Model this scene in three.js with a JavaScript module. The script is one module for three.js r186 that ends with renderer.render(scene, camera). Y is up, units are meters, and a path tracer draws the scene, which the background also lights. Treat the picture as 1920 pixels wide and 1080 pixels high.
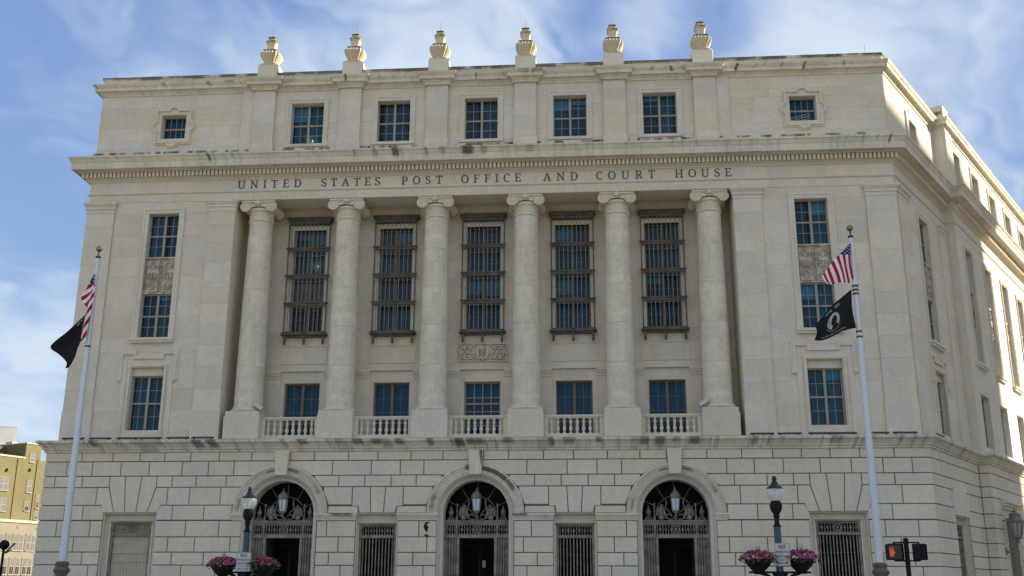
import * as THREE from 'three';
import { mergeGeometries } from 'three/addons/utils/BufferGeometryUtils.js';
import { TextGeometry } from 'three/addons/geometries/TextGeometry.js';
import { FontLoader } from 'three/addons/loaders/FontLoader.js';

// ---------------------------------------------------------------- camera, sky, sun, exposure
const scene = new THREE.Scene();
const camera = new THREE.PerspectiveCamera(30.64, 1024 / 576, 0.1, 2000);
camera.position.set(5.37, 1.7, 48.64);
camera.rotation.set(0.27898, 0.07735, 0.003596, 'YXZ');
const renderer = new THREE.WebGLRenderer({ antialias: true });
renderer.setSize(1024, 576);
renderer.toneMapping = THREE.LinearToneMapping;
renderer.toneMappingExposure = 2.12;
renderer.shadowMap.enabled = true;
const SUN = new THREE.Vector3(0.9, 0.42, -0.12).normalize();
const sun = new THREE.DirectionalLight(new THREE.Color(1, 0.88, 0.70), 5);
sun.position.copy(SUN).multiplyScalar(150);
sun.castShadow = true; sun.shadow.radius = 2.2;
sun.shadow.mapSize.set(4096, 4096);
Object.assign(sun.shadow.camera, { left: -90, right: 90, top: 90, bottom: -90, near: 1, far: 400 });
scene.add(sun, sun.target);

let seed = 7;
const rnd = () => { seed = (seed * 1664525 + 1013904223) >>> 0; return seed / 4294967296; };
const rr = (a, b) => a + (b - a) * rnd();
const hash = (x, y, s = 0) => { let h = (x * 374761393 + y * 668265263 + s * 1442695041) | 0; h = Math.imul(h ^ (h >>> 13), 1274126177); return ((h ^ (h >>> 16)) >>> 0) / 4294967296; };
function vnoise(x, y, s = 0, px = 0, py = 0) {
  let xi = Math.floor(x), yi = Math.floor(y); const fx = x - xi, fy = y - yi;
  const w = (i, n) => n ? ((i % n) + n) % n : i;
  const u = fx * fx * (3 - 2 * fx), v = fy * fy * (3 - 2 * fy);
  const a = hash(w(xi, px), w(yi, py), s), b = hash(w(xi + 1, px), w(yi, py), s), c = hash(w(xi, px), w(yi + 1, py), s), d = hash(w(xi + 1, px), w(yi + 1, py), s);
  return a + (b - a) * u + (c - a) * v + (a - b - c + d) * u * v;
}
function fbm(x, y, o, s = 0, px = 0, py = 0) { let t = 0, a = 0.5, n = 0; for (let i = 0; i < o; i++) { t += a * vnoise(x, y, s + i, px, py); n += a; x *= 2; y *= 2; px *= 2; py *= 2; a *= 0.5; } return t / n; }
const sst = (a, b, x) => { const t = Math.min(1, Math.max(0, (x - a) / (b - a))); return t * t * (3 - 2 * t); };
const lerp = (a, b, t) => a + (b - a) * t;

const SKYK = 1 / 2.1;
function makeSky() {
  const W = 2048, H = 1024, d = new Float32Array(W * H * 4);
  const banks = [[-0.105, 0.482, -0.87, 0.10, 0.85], [-0.20, 0.475, -0.86, 0.08, 0.28], [-0.27, 0.455, -0.85, 0.09, 0.16], [0.055, 0.505, -0.86, 0.045, 0.34], [0.225, 0.468, -0.85, 0.09, 0.42], [0.34, 0.42, -0.84, 0.2, 0.10], [-0.48, 0.20, -0.85, 0.07, 0.40], [-0.49, 0.15, -0.86, 0.06, 0.32],
    [-0.485, 0.44, -0.75, 0.16, -0.2], [-0.36, 0.42, -0.83, 0.10, 0.10], [-0.48, 0.285, -0.83, 0.06, -0.25], [-0.01, 0.50, -0.865, 0.035, -0.25], [0.13, 0.49, -0.86, 0.04, -0.2]];
  for (let j = 0; j < H; j++) {
    const lat = ((j + 0.5) / H - 0.5) * Math.PI, sy = Math.sin(lat), cy = Math.cos(lat);
    for (let i = 0; i < W; i++) {
      const phi = ((i + 0.5) / W - 0.5) * 2 * Math.PI, x = cy * Math.cos(phi), z = cy * Math.sin(phi), k = (j * W + i) * 4;
      const y = Math.max(sy, 0.0);
      const g = Math.pow(1 - y, 1.6);
      let r = lerp(0.12, 0.385, g), gr = lerp(0.21, 0.583, g), b = lerp(0.549, 0.856, g);
      const hz = sst(0.2, 0.0, y); r = lerp(r, 0.60, hz * 0.75); gr = lerp(gr, 0.71, hz * 0.75); b = lerp(b, 0.82, hz * 0.75);
      // high thin cloud: long soft streaks with finer wisps
      const q = 1 / (y + 0.28), px = x * q, pz = z * q, c = 0.74, s = 0.67, ax = px * c + pz * s, az = -px * s + pz * c;
      const wob = fbm(px * 2.2 + 9, pz * 2.2, 3, 11);
      const w2 = fbm(px * 7, pz * 7, 4, 91), n1 = fbm(ax * 3.2 + wob * 1.6, az * 1.7, 5, 3), n2 = fbm(ax * 15 + w2 * 4.5, az * 5 + w2 * 2, 5, 23), n4 = fbm(ax * 44 + w2 * 9, az * 17, 4, 57), n3 = fbm(px * 1.0 + 4, pz * 1.0, 3, 41);
      let cov = lerp(0.74, 0.28, sst(0.35, 0.66, -z)) + (n3 - 0.5) * 0.45;
      for (const [bx, by, bz, rad, amt] of banks) { const l = Math.hypot(bx, by, bz), dd = 1 - (x * bx + sy * by + z * bz) / l; cov += amt * Math.exp(-dd / (rad * rad * 0.5)); }
      let m = sst(0.22, 1.08, cov * 0.78 + (n1 - 0.5) * 0.85 + (n2 - 0.5) * 0.50 + (n4 - 0.5) * 0.30 + 0.19);
      m = Math.min(1, m * 0.9 + hz * 0.35);
      d[k] = SKYK * lerp(r, 0.73, m); d[k + 1] = SKYK * lerp(gr, 0.835, m); d[k + 2] = SKYK * lerp(b, 0.95, m); d[k + 3] = 1;
      if (sy < 0) { d[k] = 0.25; d[k + 1] = 0.26; d[k + 2] = 0.27; }
    }
  }
  const t = new THREE.DataTexture(d, W, H, THREE.RGBAFormat, THREE.FloatType);
  t.mapping = THREE.EquirectangularReflectionMapping; t.magFilter = THREE.LinearFilter; t.minFilter = THREE.LinearFilter; t.needsUpdate = true;
  return t;
}
const skyTex = makeSky();
scene.background = skyTex; scene.environment = skyTex;
scene.environmentIntensity = 1; scene.backgroundIntensity = 1;

// ---------------------------------------------------------------- textures and materials
function dataTex(w, h, f, rx = 1, ry = 1, srgb = false) {
  const a = new Uint8Array(w * h * 4);
  for (let j = 0; j < h; j++) for (let i = 0; i < w; i++) { const c = f(i, j, w, h), k = (j * w + i) * 4; a[k] = c[0] * 255; a[k + 1] = c[1] * 255; a[k + 2] = c[2] * 255; a[k + 3] = 255; }
  const t = new THREE.DataTexture(a, w, h); t.wrapS = t.wrapT = THREE.RepeatWrapping; t.magFilter = THREE.LinearFilter; t.minFilter = THREE.LinearMipmapLinearFilter; t.generateMipmaps = true; t.repeat.set(rx, ry);
  if (srgb) t.colorSpace = THREE.SRGBColorSpace; t.needsUpdate = true; return t;
}
const cl = (x) => Math.min(1, Math.max(0, x));
// limestone: broad blotches, grain and small pits over an 8 m tile
const stoneVal = (i, j, w) => {
  const u = i / w, v = j / w;
  const a = fbm(u * 5, v * 5, 4, 1, 5, 5), b = fbm(u * 60, v * 60, 3, 2, 60, 60), c = vnoise(u * 400, v * 400, 5, 400, 400), s = fbm(u * 26, v * 5, 3, 8, 26, 5);
  let t = 0.88 + (a - 0.5) * 0.16 + (b - 0.5) * 0.10 + (c - 0.5) * 0.08 + (vnoise(u * 150, v * 150, 15, 150, 150) - 0.5) * 0.055 + (s - 0.5) * 0.09;
  if (vnoise(u * 240, v * 240, 9, 240, 240) > 0.93) t *= 0.82;
  return t;
};
const stoneTex = dataTex(1024, 1024, (i, j, w) => { const t = stoneVal(i, j, w), y = fbm(i / w * 7, j / w * 7, 3, 33, 7, 7); return [cl(t * (1.0 + (y - 0.5) * 0.06)), cl(t * 0.985), cl(t * (0.97 - (y - 0.5) * 0.16))]; }, 1 / 8, 1 / 8);
const stoneBump = dataTex(512, 512, (i, j, w) => { const b = fbm(i / w * 70, j / w * 70, 3, 62, 70, 70), c = fbm(i / w * 12, j / w * 12, 3, 65, 12, 12); const t = cl(b * 0.6 + c * 0.4); return [t, t, t]; }, 1 / 4, 1 / 4);
const std = (r, g, b, rough = 0.85, o = {}) => new THREE.MeshStandardMaterial({ color: new THREE.Color().setRGB(r, g, b), roughness: rough, ...o });
const SC = [0.735, 0.68, 0.555];
const stones = [[1, 1, 1], [0.965, 0.965, 0.97], [1.025, 1.02, 1.0], [0.98, 0.965, 0.93], [1.0, 1.0, 1.02], [0.945, 0.935, 0.915], [1.01, 0.99, 0.95]].map((k) =>
  std(SC[0] * k[0], SC[1] * k[1], SC[2] * k[2], 0.9, { map: stoneTex, bumpMap: stoneBump, bumpScale: 0.012, name: 'limestone' }));
const stone = stones[0];
const anyStone = () => stones[Math.floor(rnd() * stones.length)];
// rusticated base: slightly whiter, cleaned stone
const baseStones = [[1, 1, 1], [0.95, 0.955, 0.965], [1.04, 1.04, 1.04], [0.985, 0.97, 0.95], [1.01, 1.01, 1.02], [1.0, 0.98, 0.94]].map((k) =>
  std(0.74 * k[0], 0.685 * k[1], 0.555 * k[2], 0.9, { map: stoneTex, bumpMap: stoneBump, bumpScale: 0.014, name: 'limestone_block' }));
const mortar = std(0.22, 0.165, 0.11, 0.95, { map: stoneTex, name: 'mortar' });
// stone with black mould and rain streaks; one tile is wm x hm metres, list = [x, y from the top, width, height, strength]
function stainTex(w, h, wm, hm, list, sd, streak) {
  const dark = new Float32Array(w * h);
  for (const [x, y, bw, bh, st] of list) {
    const i0 = Math.floor((x - bw) / wm * w), i1 = Math.ceil((x + bw) / wm * w), j0 = Math.floor((hm - y - bh) / hm * h), j1 = Math.ceil((hm - y) / hm * h);
    for (let j = j0; j <= j1; j++) for (let i = i0; i <= i1; i++) {
      const jj = Math.min(h - 1, Math.max(0, j)), ii = ((i % w) + w) % w, mx = i / w * wm, my = hm - j / h * hm;
      const n = fbm(mx * 17, my * 1.2, 4, sd + 50), n2 = fbm(mx * 30, my * 7, 3, sd + 70), ex = 1 - sst(0.35, 1, Math.abs(mx - x) / bw), ey = sst(-0.06, 0.02, my - y) * (1 - sst(0.55, 1, (my - y) / bh));
      dark[jj * w + ii] = Math.max(dark[jj * w + ii], st * sst(0.30, 0.62, n * 0.6 + n2 * 0.4 + ex * ey * 0.32 - 0.12) * ex * ey);
    }
  }
  return dataTex(w, h, (i, j) => {
    const mx = i / w * wm, my = j / h * hm, t = 0.86 + (fbm(mx * 0.8, my * 0.8, 4, sd) - 0.5) * 0.3 + (fbm(mx * 8, my * 8, 3, sd + 3) - 0.5) * 0.2;
    const sk = streak * sst(0.52, 0.8, fbm(mx * 7, my * 0.12 + 5, 3, sd + 9)) * (0.5 + vnoise(mx * 18, my * 2, sd + 4)), k = (1 - 0.75 * dark[j * w + i]) * (1 - cl(sk));
    const wd = 0.25 * dark[j * w + i];
    return [cl(t * k - wd * 0.2), cl(t * k * 0.985 - wd * 0.18), cl(t * k * 0.97 - wd * 0.14)];
  }, 1 / wm, 1 / hm);
}
const stainMat = (t, k = 1) => std(SC[0] * k, SC[1] * k, SC[2] * k * 0.98, 0.92, { map: t, bumpMap: stoneBump, bumpScale: 0.012, name: 'weathered_limestone' });

const bronze = std(0.135, 0.108, 0.08, 0.6, { metalness: 0.1, map: dataTex(256, 256, (i, j, w) => { const t = 0.75 + (fbm(i / w * 9, j / w * 9, 4, 90, 9, 9) - 0.5) * 0.9; return [cl(t), cl(t), cl(t)]; }, 0.5, 0.5), name: 'dark_bronze' });
const greyBronze = std(0.30, 0.262, 0.208, 0.6, { metalness: 0.1, map: bronze.map, name: 'grey_bronze' });
const tanFrame = std(0.32, 0.29, 0.24, 0.7, { name: 'tan_painted_frame' });
const brownFrame = std(0.17, 0.135, 0.10, 0.6, { name: 'brown_painted_frame' });
const glass = new THREE.MeshPhysicalMaterial({ specularIntensity: 0.4, color: new THREE.Color().setRGB(0.62, 0.76, 0.84), transmission: 1, thickness: 0, roughness: 0.03, ior: 1.5, name: 'window_glass', side: THREE.DoubleSide });
const curtainTex = dataTex(256, 64, (i, j, w) => { const t = 0.8 + (fbm(i / w * 24, j / 64 * 2, 3, 120, 24, 2) - 0.5) * 0.5; return [cl(t), cl(t), cl(t)]; }, 0.5, 0.5);
const curtain = std(0.032, 0.195, 0.29, 0.95, { map: curtainTex, side: THREE.DoubleSide, name: 'blue_grey_curtain' });
const curtainDim = std(0.022, 0.155, 0.24, 0.95, { map: curtainTex, side: THREE.DoubleSide, name: 'dark_blue_curtain' });
const curtains = [[1, 1, 1], [0.75, 0.8, 0.82], [1.5, 1.3, 1.2], [0.5, 0.6, 0.64], [1.2, 1.1, 1.0]].map((k) => std(0.042 * k[0], 0.225 * k[1], 0.33 * k[2], 0.95, { map: curtainTex, side: THREE.DoubleSide, name: 'blue_grey_curtain' }));
const tanBlind = std(0.34, 0.29, 0.225, 0.9, { map: bronze.map, name: 'tan_blind' });
const black = new THREE.MeshPhysicalMaterial({ color: new THREE.Color().setRGB(0.007, 0.007, 0.008), roughness: 0.55, specularIntensity: 0.35, name: 'black_enamel' });
const darkGlass = new THREE.MeshPhysicalMaterial({ color: new THREE.Color().setRGB(0.0035, 0.0035, 0.004), roughness: 0.5, specularIntensity: 0.12, name: 'dark_glass' });
const lampGreen = std(0.008, 0.018, 0.022, 0.35, { metalness: 0.3, name: 'dark_green_enamel' });
const barMetal = std(0.235, 0.205, 0.165, 0.6, { name: 'pale_grey_bar' });
const paleBlind = std(0.66, 0.58, 0.46, 0.9, { name: 'pale_blind' });
const roomDark = std(0.03, 0.028, 0.026, 0.95, { name: 'dark_interior' });

// ---------------------------------------------------------------- geometry helpers
const V3 = (x, y, z) => new THREE.Vector3(x, y, z);
const used = {};
const numbered = (n) => { const k = used[n] = (used[n] ?? -1) + 1; return k ? n + '_' + String(k).padStart(3, '0') : n; };
function boxUV(g, ox = 0, oy = 0) {   // metres, by the way each face points
  if (g.index) g = g.toNonIndexed();
  const p = g.attributes.position; if (!g.attributes.normal) g.computeVertexNormals();
  const uv = new Float32Array(p.count * 2), a = V3(), b = V3(), c = V3(), n = V3();
  for (let i = 0; i < p.count; i += 3) {
    a.fromBufferAttribute(p, i); b.fromBufferAttribute(p, i + 1); c.fromBufferAttribute(p, i + 2); n.copy(b).sub(a).cross(c.clone().sub(a));
    const x = Math.abs(n.x), y = Math.abs(n.y), z = Math.abs(n.z);
    [a, b, c].forEach((q, k) => { const [u, v] = z >= x && z >= y ? [q.x, q.y] : x >= y ? [q.z + 3.3, q.y] : [q.x, q.z + 5.1]; uv[(i + k) * 2] = u + ox; uv[(i + k) * 2 + 1] = v + oy; });
  }
  g.setAttribute('uv', new THREE.BufferAttribute(uv, 2)); return g;
}
class MB {
  constructor() { this.g = []; }
  add(g, ox, oy, keepUV) { if (g.index) g = g.toNonIndexed(); if (!keepUV) g = boxUV(g, ox, oy); for (const k of Object.keys(g.attributes)) if (!['position', 'normal', 'uv'].includes(k)) g.deleteAttribute(k); this.g.push(g); return this; }
  box(x0, x1, y0, y1, z0, z1) { const g = new THREE.BoxGeometry(x1 - x0, y1 - y0, z1 - z0); g.translate((x0 + x1) / 2, (y0 + y1) / 2, (z0 + z1) / 2); return this.add(g); }
  lathe(pts, x, y, z, n = 16) { const g = new THREE.LatheGeometry(pts.map((p) => new THREE.Vector2(Math.max(p[0], 1e-4), p[1])), n); g.translate(x, y, z); return this.add(g); }
  cyl(r0, r1, h, x, y, z, n = 10) { const g = new THREE.CylinderGeometry(r1, r0, h, n); g.translate(x, y + h / 2, z); return this.add(g); }
  sph(r, x, y, z, sx = 1, sy = 1, sz = 1, n = 10) { const g = new THREE.SphereGeometry(r, n, Math.max(5, Math.round(n * 0.7))); g.scale(sx, sy, sz); g.translate(x, y, z); return this.add(g); }
  rod(a, b, r, n = 6) { const A = V3(...a), B = V3(...b), d = B.clone().sub(A), g = new THREE.CylinderGeometry(r, r, d.length(), n); g.applyQuaternion(new THREE.Quaternion().setFromUnitVectors(V3(0, 1, 0), d.clone().normalize())); g.translate((A.x + B.x) / 2, (A.y + B.y) / 2, (A.z + B.z) / 2); return this.add(g); }
  tube(pts, r, seg = 20, n = 6) { return this.add(new THREE.TubeGeometry(new THREE.CatmullRomCurve3(pts.map((p) => V3(...p))), seg, r, n)); }
  torus(R, r, x, y, z, n = 20, arc = Math.PI * 2, rot = 0) { const g = new THREE.TorusGeometry(R, r, 6, n, arc); g.rotateZ(rot); g.translate(x, y, z); return this.add(g); }
  ext(pts, z0, z1, bev = 0, holes = []) {
    const s = new THREE.Shape(pts.map((p) => new THREE.Vector2(p[0], p[1]))); for (const h of holes) s.holes.push(new THREE.Path(h.map((p) => new THREE.Vector2(p[0], p[1]))));
    const g = new THREE.ExtrudeGeometry(s, bev ? { depth: z1 - z0 - 2 * bev, bevelEnabled: true, bevelThickness: bev, bevelSize: bev, bevelOffset: -bev, bevelSegments: 1, curveSegments: 12 } : { depth: z1 - z0, bevelEnabled: false, curveSegments: 12 });
    g.translate(0, 0, bev ? z0 + bev : z0); return this.add(g);
  }
  geo(frame) { const g = this.g.length > 1 ? mergeGeometries(this.g, false) : this.g[0]; if (frame) g.applyMatrix4(frame); return g; }
  build(name, mat, parent, frame) { const m = new THREE.Mesh(this.geo(frame), mat); m.name = name; m.castShadow = m.receiveShadow = true; parent.add(m); return m; }
}
const rect = (x0, x1, y0, y1) => [[x0, y0], [x1, y0], [x1, y1], [x0, y1]];
// a moulding: profile [outward, height] carried along a plan path of [x, z] points, mitred at the corners
function sweep(profile, path, u0 = 0) {
  const n = path.length, nor = [];
  for (let i = 0; i < n - 1; i++) { const dx = path[i + 1][0] - path[i][0], dz = path[i + 1][1] - path[i][1], l = Math.hypot(dx, dz); nor.push([-dz / l, dx / l, l]); }
  const mit = path.map((p, i) => { const a = nor[Math.max(0, i - 1)], b = nor[Math.min(n - 2, i)], k = 1 + a[0] * b[0] + a[1] * b[1]; return [(a[0] + b[0]) / k, (a[1] + b[1]) / k]; });
  const P = [], N = [], U = []; let u = u0;
  for (let i = 0; i < n - 1; i++) {
    let v = 0; const l = nor[i][2];
    for (let j = 0; j < profile.length - 1; j++) {
      const [n0, y0] = profile[j], [n1, y1] = profile[j + 1], dl = Math.hypot(n1 - n0, y1 - y0);
      const at = (k, nn, y) => V3(path[k][0] + mit[k][0] * nn, y, path[k][1] + mit[k][1] * nn);
      const a = at(i, n0, y0), b = at(i + 1, n0, y0), c = at(i + 1, n1, y1), d = at(i, n1, y1), nn = b.clone().sub(a).cross(d.clone().sub(a)).normalize();
      if (nn.lengthSq() < 0.5) nn.copy(c).sub(b).cross(d.clone().sub(b)).normalize();
      for (const [q, uu, vv] of [[a, u, v], [b, u + l, v], [c, u + l, v + dl], [a, u, v], [c, u + l, v + dl], [d, u, v + dl]]) { P.push(q.x, q.y, q.z); N.push(nn.x, nn.y, nn.z); U.push(uu, vv); }
      v += dl;
    }
    u += l;
  }
  const g = new THREE.BufferGeometry(); g.setAttribute('position', new THREE.Float32BufferAttribute(P, 3)); g.setAttribute('normal', new THREE.Float32BufferAttribute(N, 3)); g.setAttribute('uv', new THREE.Float32BufferAttribute(U, 2)); return g;
}
// a moulding or reveal carried round an arch: profile [radius, z]
function archSweep(profile, c, spring, bottom, n = 28) {
  const st = []; if (bottom !== null) st.push([1, 0, bottom]); for (let i = 0; i <= n; i++) { const a = Math.PI * i / n; st.push([Math.cos(a), Math.sin(a), spring]); } if (bottom !== null) st.push([-1, 0, bottom]);
  const P = [], U = []; let u = 0;
  const at = (s, r, z) => V3(c + s[0] * r, s[2] + s[1] * r, z);
  for (let i = 0; i < st.length - 1; i++) {
    const l = at(st[i], 1.8, 0).distanceTo(at(st[i + 1], 1.8, 0)); let v = 0;
    for (let j = 0; j < profile.length - 1; j++) {
      const a = at(st[i], ...profile[j]), b = at(st[i + 1], ...profile[j]), cc = at(st[i + 1], ...profile[j + 1]), d = at(st[i], ...profile[j + 1]), dl = a.distanceTo(d);
      for (const [q, uu, vv] of [[a, u, v], [cc, u + l, v + dl], [b, u + l, v], [a, u, v], [d, u, v + dl], [cc, u + l, v + dl]]) { P.push(q.x, q.y, q.z); U.push(uu, vv); }
      v += dl;
    }
    u += l;
  }
  const g = new THREE.BufferGeometry(); g.setAttribute('position', new THREE.Float32BufferAttribute(P, 3)); g.setAttribute('uv', new THREE.Float32BufferAttribute(U, 2)); g.computeVertexNormals(); return g;
}
function thing(name, label, category, group, pos) { const o = new THREE.Group(); o.name = numbered(name); o.userData = { label, category }; if (group) o.userData.group = group; if (pos) o.position.set(...pos); scene.add(o); return o; }
const stuff = (m) => { m.userData.kind = 'stuff'; return m; };
const meshOf = (g, name, mat, parent) => { const m = new THREE.Mesh(g, mat); m.name = name; m.castShadow = m.receiveShadow = true; parent.add(m); return m; };

// ---------------------------------------------------------------- ground
function structure(name, mb, mat) { const m = mb.build(name, mat, scene); m.userData.kind = 'structure'; return m; }
const asphaltTex = dataTex(512, 512, (i, j, w) => { const t = 0.86 + (fbm(i / w * 8, j / w * 8, 4, 201, 8, 8) - 0.5) * 0.3 + (hash(i, j, 5) - 0.5) * 0.2; return [cl(t), cl(t), cl(t)]; }, 1 / 6, 1 / 6);
structure('ground', new MB().box(-500, 500, -0.3, -0.004, -500, 500), std(0.26, 0.23, 0.185, 0.95, { map: asphaltTex }));
structure('road', new MB().box(-300, 300, -0.2, 0, 13, 20.5), std(0.085, 0.083, 0.08, 0.9, { map: asphaltTex }));
const paveMat = [[0.42, 0.365, 0.29], [0.43, 0.37, 0.29], [0.42, 0.38, 0.32]].map((c) => std(...c, 0.9, { map: asphaltTex }));
structure('pavement', new MB().box(-60, 60, -0.2, 0.14, -2.6, 12.8), paveMat[0]);
structure('plaza', new MB().box(-60, 60, -0.2, 0.14, 20.7, 70), paveMat[1]);
{ const k = new MB(); k.box(-60, 60, -0.2, 0.15, 12.803, 13.0); structure('kerb', k, paveMat[2]); const k2 = new MB(); k2.box(-60, 60, -0.2, 0.15, 20.5, 20.697); structure('kerb', k2, paveMat[2]).name = 'kerb_001'; }

// ---------------------------------------------------------------- the courthouse
const house = thing('courthouse', 'long cream limestone courthouse with six tall columns, arched doors and carved frieze', 'building');
const FRONT = new THREE.Matrix4();
const DU = [0.5314, -0.8471], DN = [0.8471, 0.5314], CX = 20.1, JOG = 8.7, OUT = 0.55;
const SIDE = new THREE.Matrix4().makeBasis(V3(DU[0], 0, DU[1]), V3(0, 1, 0), V3(DN[0], 0, DN[1])).setPosition(CX, 0, 0);
const sidePt = (u, n) => [CX + DU[0] * u + DN[0] * n, DU[1] * u + DN[1] * n];
const U_END = 46;
const planPath = [[-20.1, -34], [-20.1, 0], [20.1, 0], sidePt(JOG, 0), sidePt(JOG, OUT), sidePt(U_END, OUT)];
const U0 = -34;   // mouldings: texture length counts from the left front corner

// --- ashlar: courses of separate blocks with fine joints, cut round rectangular openings
function ashlar(name, parent, frame, x0, x1, ys, z0, z1, holes, wmin, wmax, sd, merged) {
  seed = sd; const out = merged ? new MB() : null;
  for (let r = 0; r < ys.length - 1; r++) {
    const ya = ys[r], yb = ys[r + 1]; let segs = [[x0, x1]];
    for (const [a, b, c, d] of holes) if (c < yb - 0.02 && d > ya + 0.02) segs = segs.flatMap(([p, q]) => b <= p || a >= q ? [[p, q]] : [[p, a], [b, q]].filter(([s, t]) => t - s > 0.02));
    for (const [p, q] of segs) {
      const L = q - p, n = Math.max(1, Math.round(L / rr(wmin, wmax))), cuts = [p]; const sh = (r % 2 ? 0.28 : -0.1) * L / n;
      for (let i = 1; i < n; i++) cuts.push(p + L * i / n + sh + rr(-0.12, 0.12) * L / n); cuts.push(q);
      for (let i = 0; i < cuts.length - 1; i++) {
        const g = 0.0028, dz = rr(-0.003, 0.003), mb = merged ? out : new MB();
        const bx = new THREE.BoxGeometry(cuts[i + 1] - cuts[i] - 2 * g, yb - ya - 2 * g, z1 - z0); bx.translate((cuts[i] + cuts[i + 1]) / 2, (ya + yb) / 2, (z0 + z1) / 2 + dz);
        mb.add(bx, rr(0, 8), rr(0, 8)); if (!merged) mb.build(name, anyStone(), parent, frame);
      }
    }
  }
  if (merged) return stuff(out.build(name, stone, parent, frame));
}

// --- windows: frame with mullion, meeting rails and glazing bars; every pane a sheet of its own; a curtain behind
const paleBlindBlue = std(0.07, 0.26, 0.36, 0.9, { name: 'blue_blind' });
const unitPlane = new THREE.PlaneGeometry(1, 1);
const curtainGeo = (() => { const g = new THREE.PlaneGeometry(1, 1, 60, 1), p = g.attributes.position; for (let i = 0; i < p.count; i++) { const x = p.getX(i); p.setZ(i, 0.035 * Math.sin(x * 58) + 0.02 * Math.sin(x * 23 + 1)); } g.computeVertexNormals(); return g; })();
function put(geo, mat, name, parent, frame, x, y, z, sx, sy, sz = 1, tilt = 0) {
  const m = meshOf(geo, name, mat, parent); m.matrix.copy(frame).multiply(new THREE.Matrix4().makeTranslation(x, y, z)).multiply(new THREE.Matrix4().makeRotationFromEuler(new THREE.Euler(tilt, tilt * 1.3, 0))).multiply(new THREE.Matrix4().makeScale(sx, sy, sz));
  m.matrix.decompose(m.position, m.quaternion, m.scale); return m;
}
function makeWindow(parent, frame, c, y0, y1, hw, z, o = {}) {
  const { cols = 2, rows = 4, mull = 0.12, meet = [0.5], fm = tanFrame, cm = curtain, fw = 0.065, bar = 0.02, single = false, blind = 0, gap = 0 } = o;
  const f = new MB(), d = 0.08;
  f.box(c - hw, c - hw + fw, y0, y1, z - d, z); f.box(c + hw - fw, c + hw, y0, y1, z - d, z); f.box(c - hw + fw, c + hw - fw, y1 - fw, y1, z - d, z - 0.002); f.box(c - hw + fw, c + hw - fw, y0, y0 + fw, z - d, z - 0.002);
  const halves = mull ? [[c - hw + fw, c - mull / 2], [c + mull / 2, c + hw - fw]] : [[c - hw + fw, c + hw - fw]];
  if (mull) f.box(c - mull / 2, c + mull / 2, y0 + fw, y1 - fw, z - d, z + 0.02);
  const Y0 = y0 + fw, Y1 = y1 - fw, panes = [];
  for (const [a, b] of halves) {
    for (const m of meet) { const y = lerp(Y0, Y1, m); f.box(a, b, y - 0.04, y + 0.04, z - d, z - 0.004); }
    for (let i = 1; i < cols; i++) { const x = lerp(a, b, i / cols); f.box(x - bar / 2, x + bar / 2, Y0, Y1, z - 0.05, z - 0.015); }
    for (let j = 1; j < rows; j++) if (!meet.some((m) => Math.abs(m - j / rows) < 0.02)) { const y = lerp(Y0, Y1, j / rows); f.box(a, b, y - bar / 2, y + bar / 2, z - 0.048, z - 0.017); }
    for (let i = 0; i < cols; i++) for (let j = 0; j < rows; j++) panes.push([lerp(a, b, (i + 0.5) / cols), lerp(Y0, Y1, (j + 0.5) / rows), (b - a) / cols, (Y1 - Y0) / rows]);
  }
  const w = f.build('window', fm, parent, frame);
  if (single) put(unitPlane, glass, 'pane', w, frame, c, (Y0 + Y1) / 2, z - 0.034, 2 * hw - 2 * fw, Y1 - Y0);
  else for (const [x, y, pw, ph] of panes) put(unitPlane, glass, 'pane', w, frame, x, y, z - 0.034, pw, ph, 1, rr(-0.004, 0.004));
  const yb = lerp(Y0, Y1, blind); const vary = cm === curtain && !single; const cmat = vary ? curtains[Math.floor(rnd() * 5)] : cm;
  if (gap) { const g = hw * gap; put(curtainGeo, cmat, 'curtain', w, frame, c - (hw + g) / 2, (y0 + y1) / 2, z - 0.22, hw - g, y1 - y0); put(curtainGeo, cmat, 'curtain', w, frame, c + (hw + g) / 2, (y0 + y1) / 2, z - 0.22, hw - g, y1 - y0); }
  else if (vary && mull) for (const [a, b] of halves) { const k = rnd() < 0.6 ? 1.1 : rr(0.72, 1), l = (b - a) * k, x = rnd() < 0.5 ? a + l / 2 : b - l / 2; put(curtainGeo, curtains[Math.floor(rnd() * 5)], 'curtain', w, frame, x, (y0 + y1) / 2, z - 0.22 - rr(0, 0.01), l, y1 - y0); }
  else put(curtainGeo, cmat, 'curtain', w, frame, c, (y0 + y1) / 2, z - 0.22, 2 * hw, y1 - y0);
  if (vary && !blind && mull) for (const [a, b] of halves) if (rnd() < 0.45) { const bt = lerp(Y0, Y1, rr(0.62, 0.9)); new MB().box(a, b, bt, Y1, z - 0.135, z - 0.128).build('window_blind', paleBlindBlue, w, frame); }
  if (blind) { const bl = new MB().box(c - hw + 0.05, c + hw - 0.05, yb, y1 - 0.05, z - 0.14, z - 0.12).build('window_blind', tanBlind, w, frame); }
  return w;
}
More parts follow.
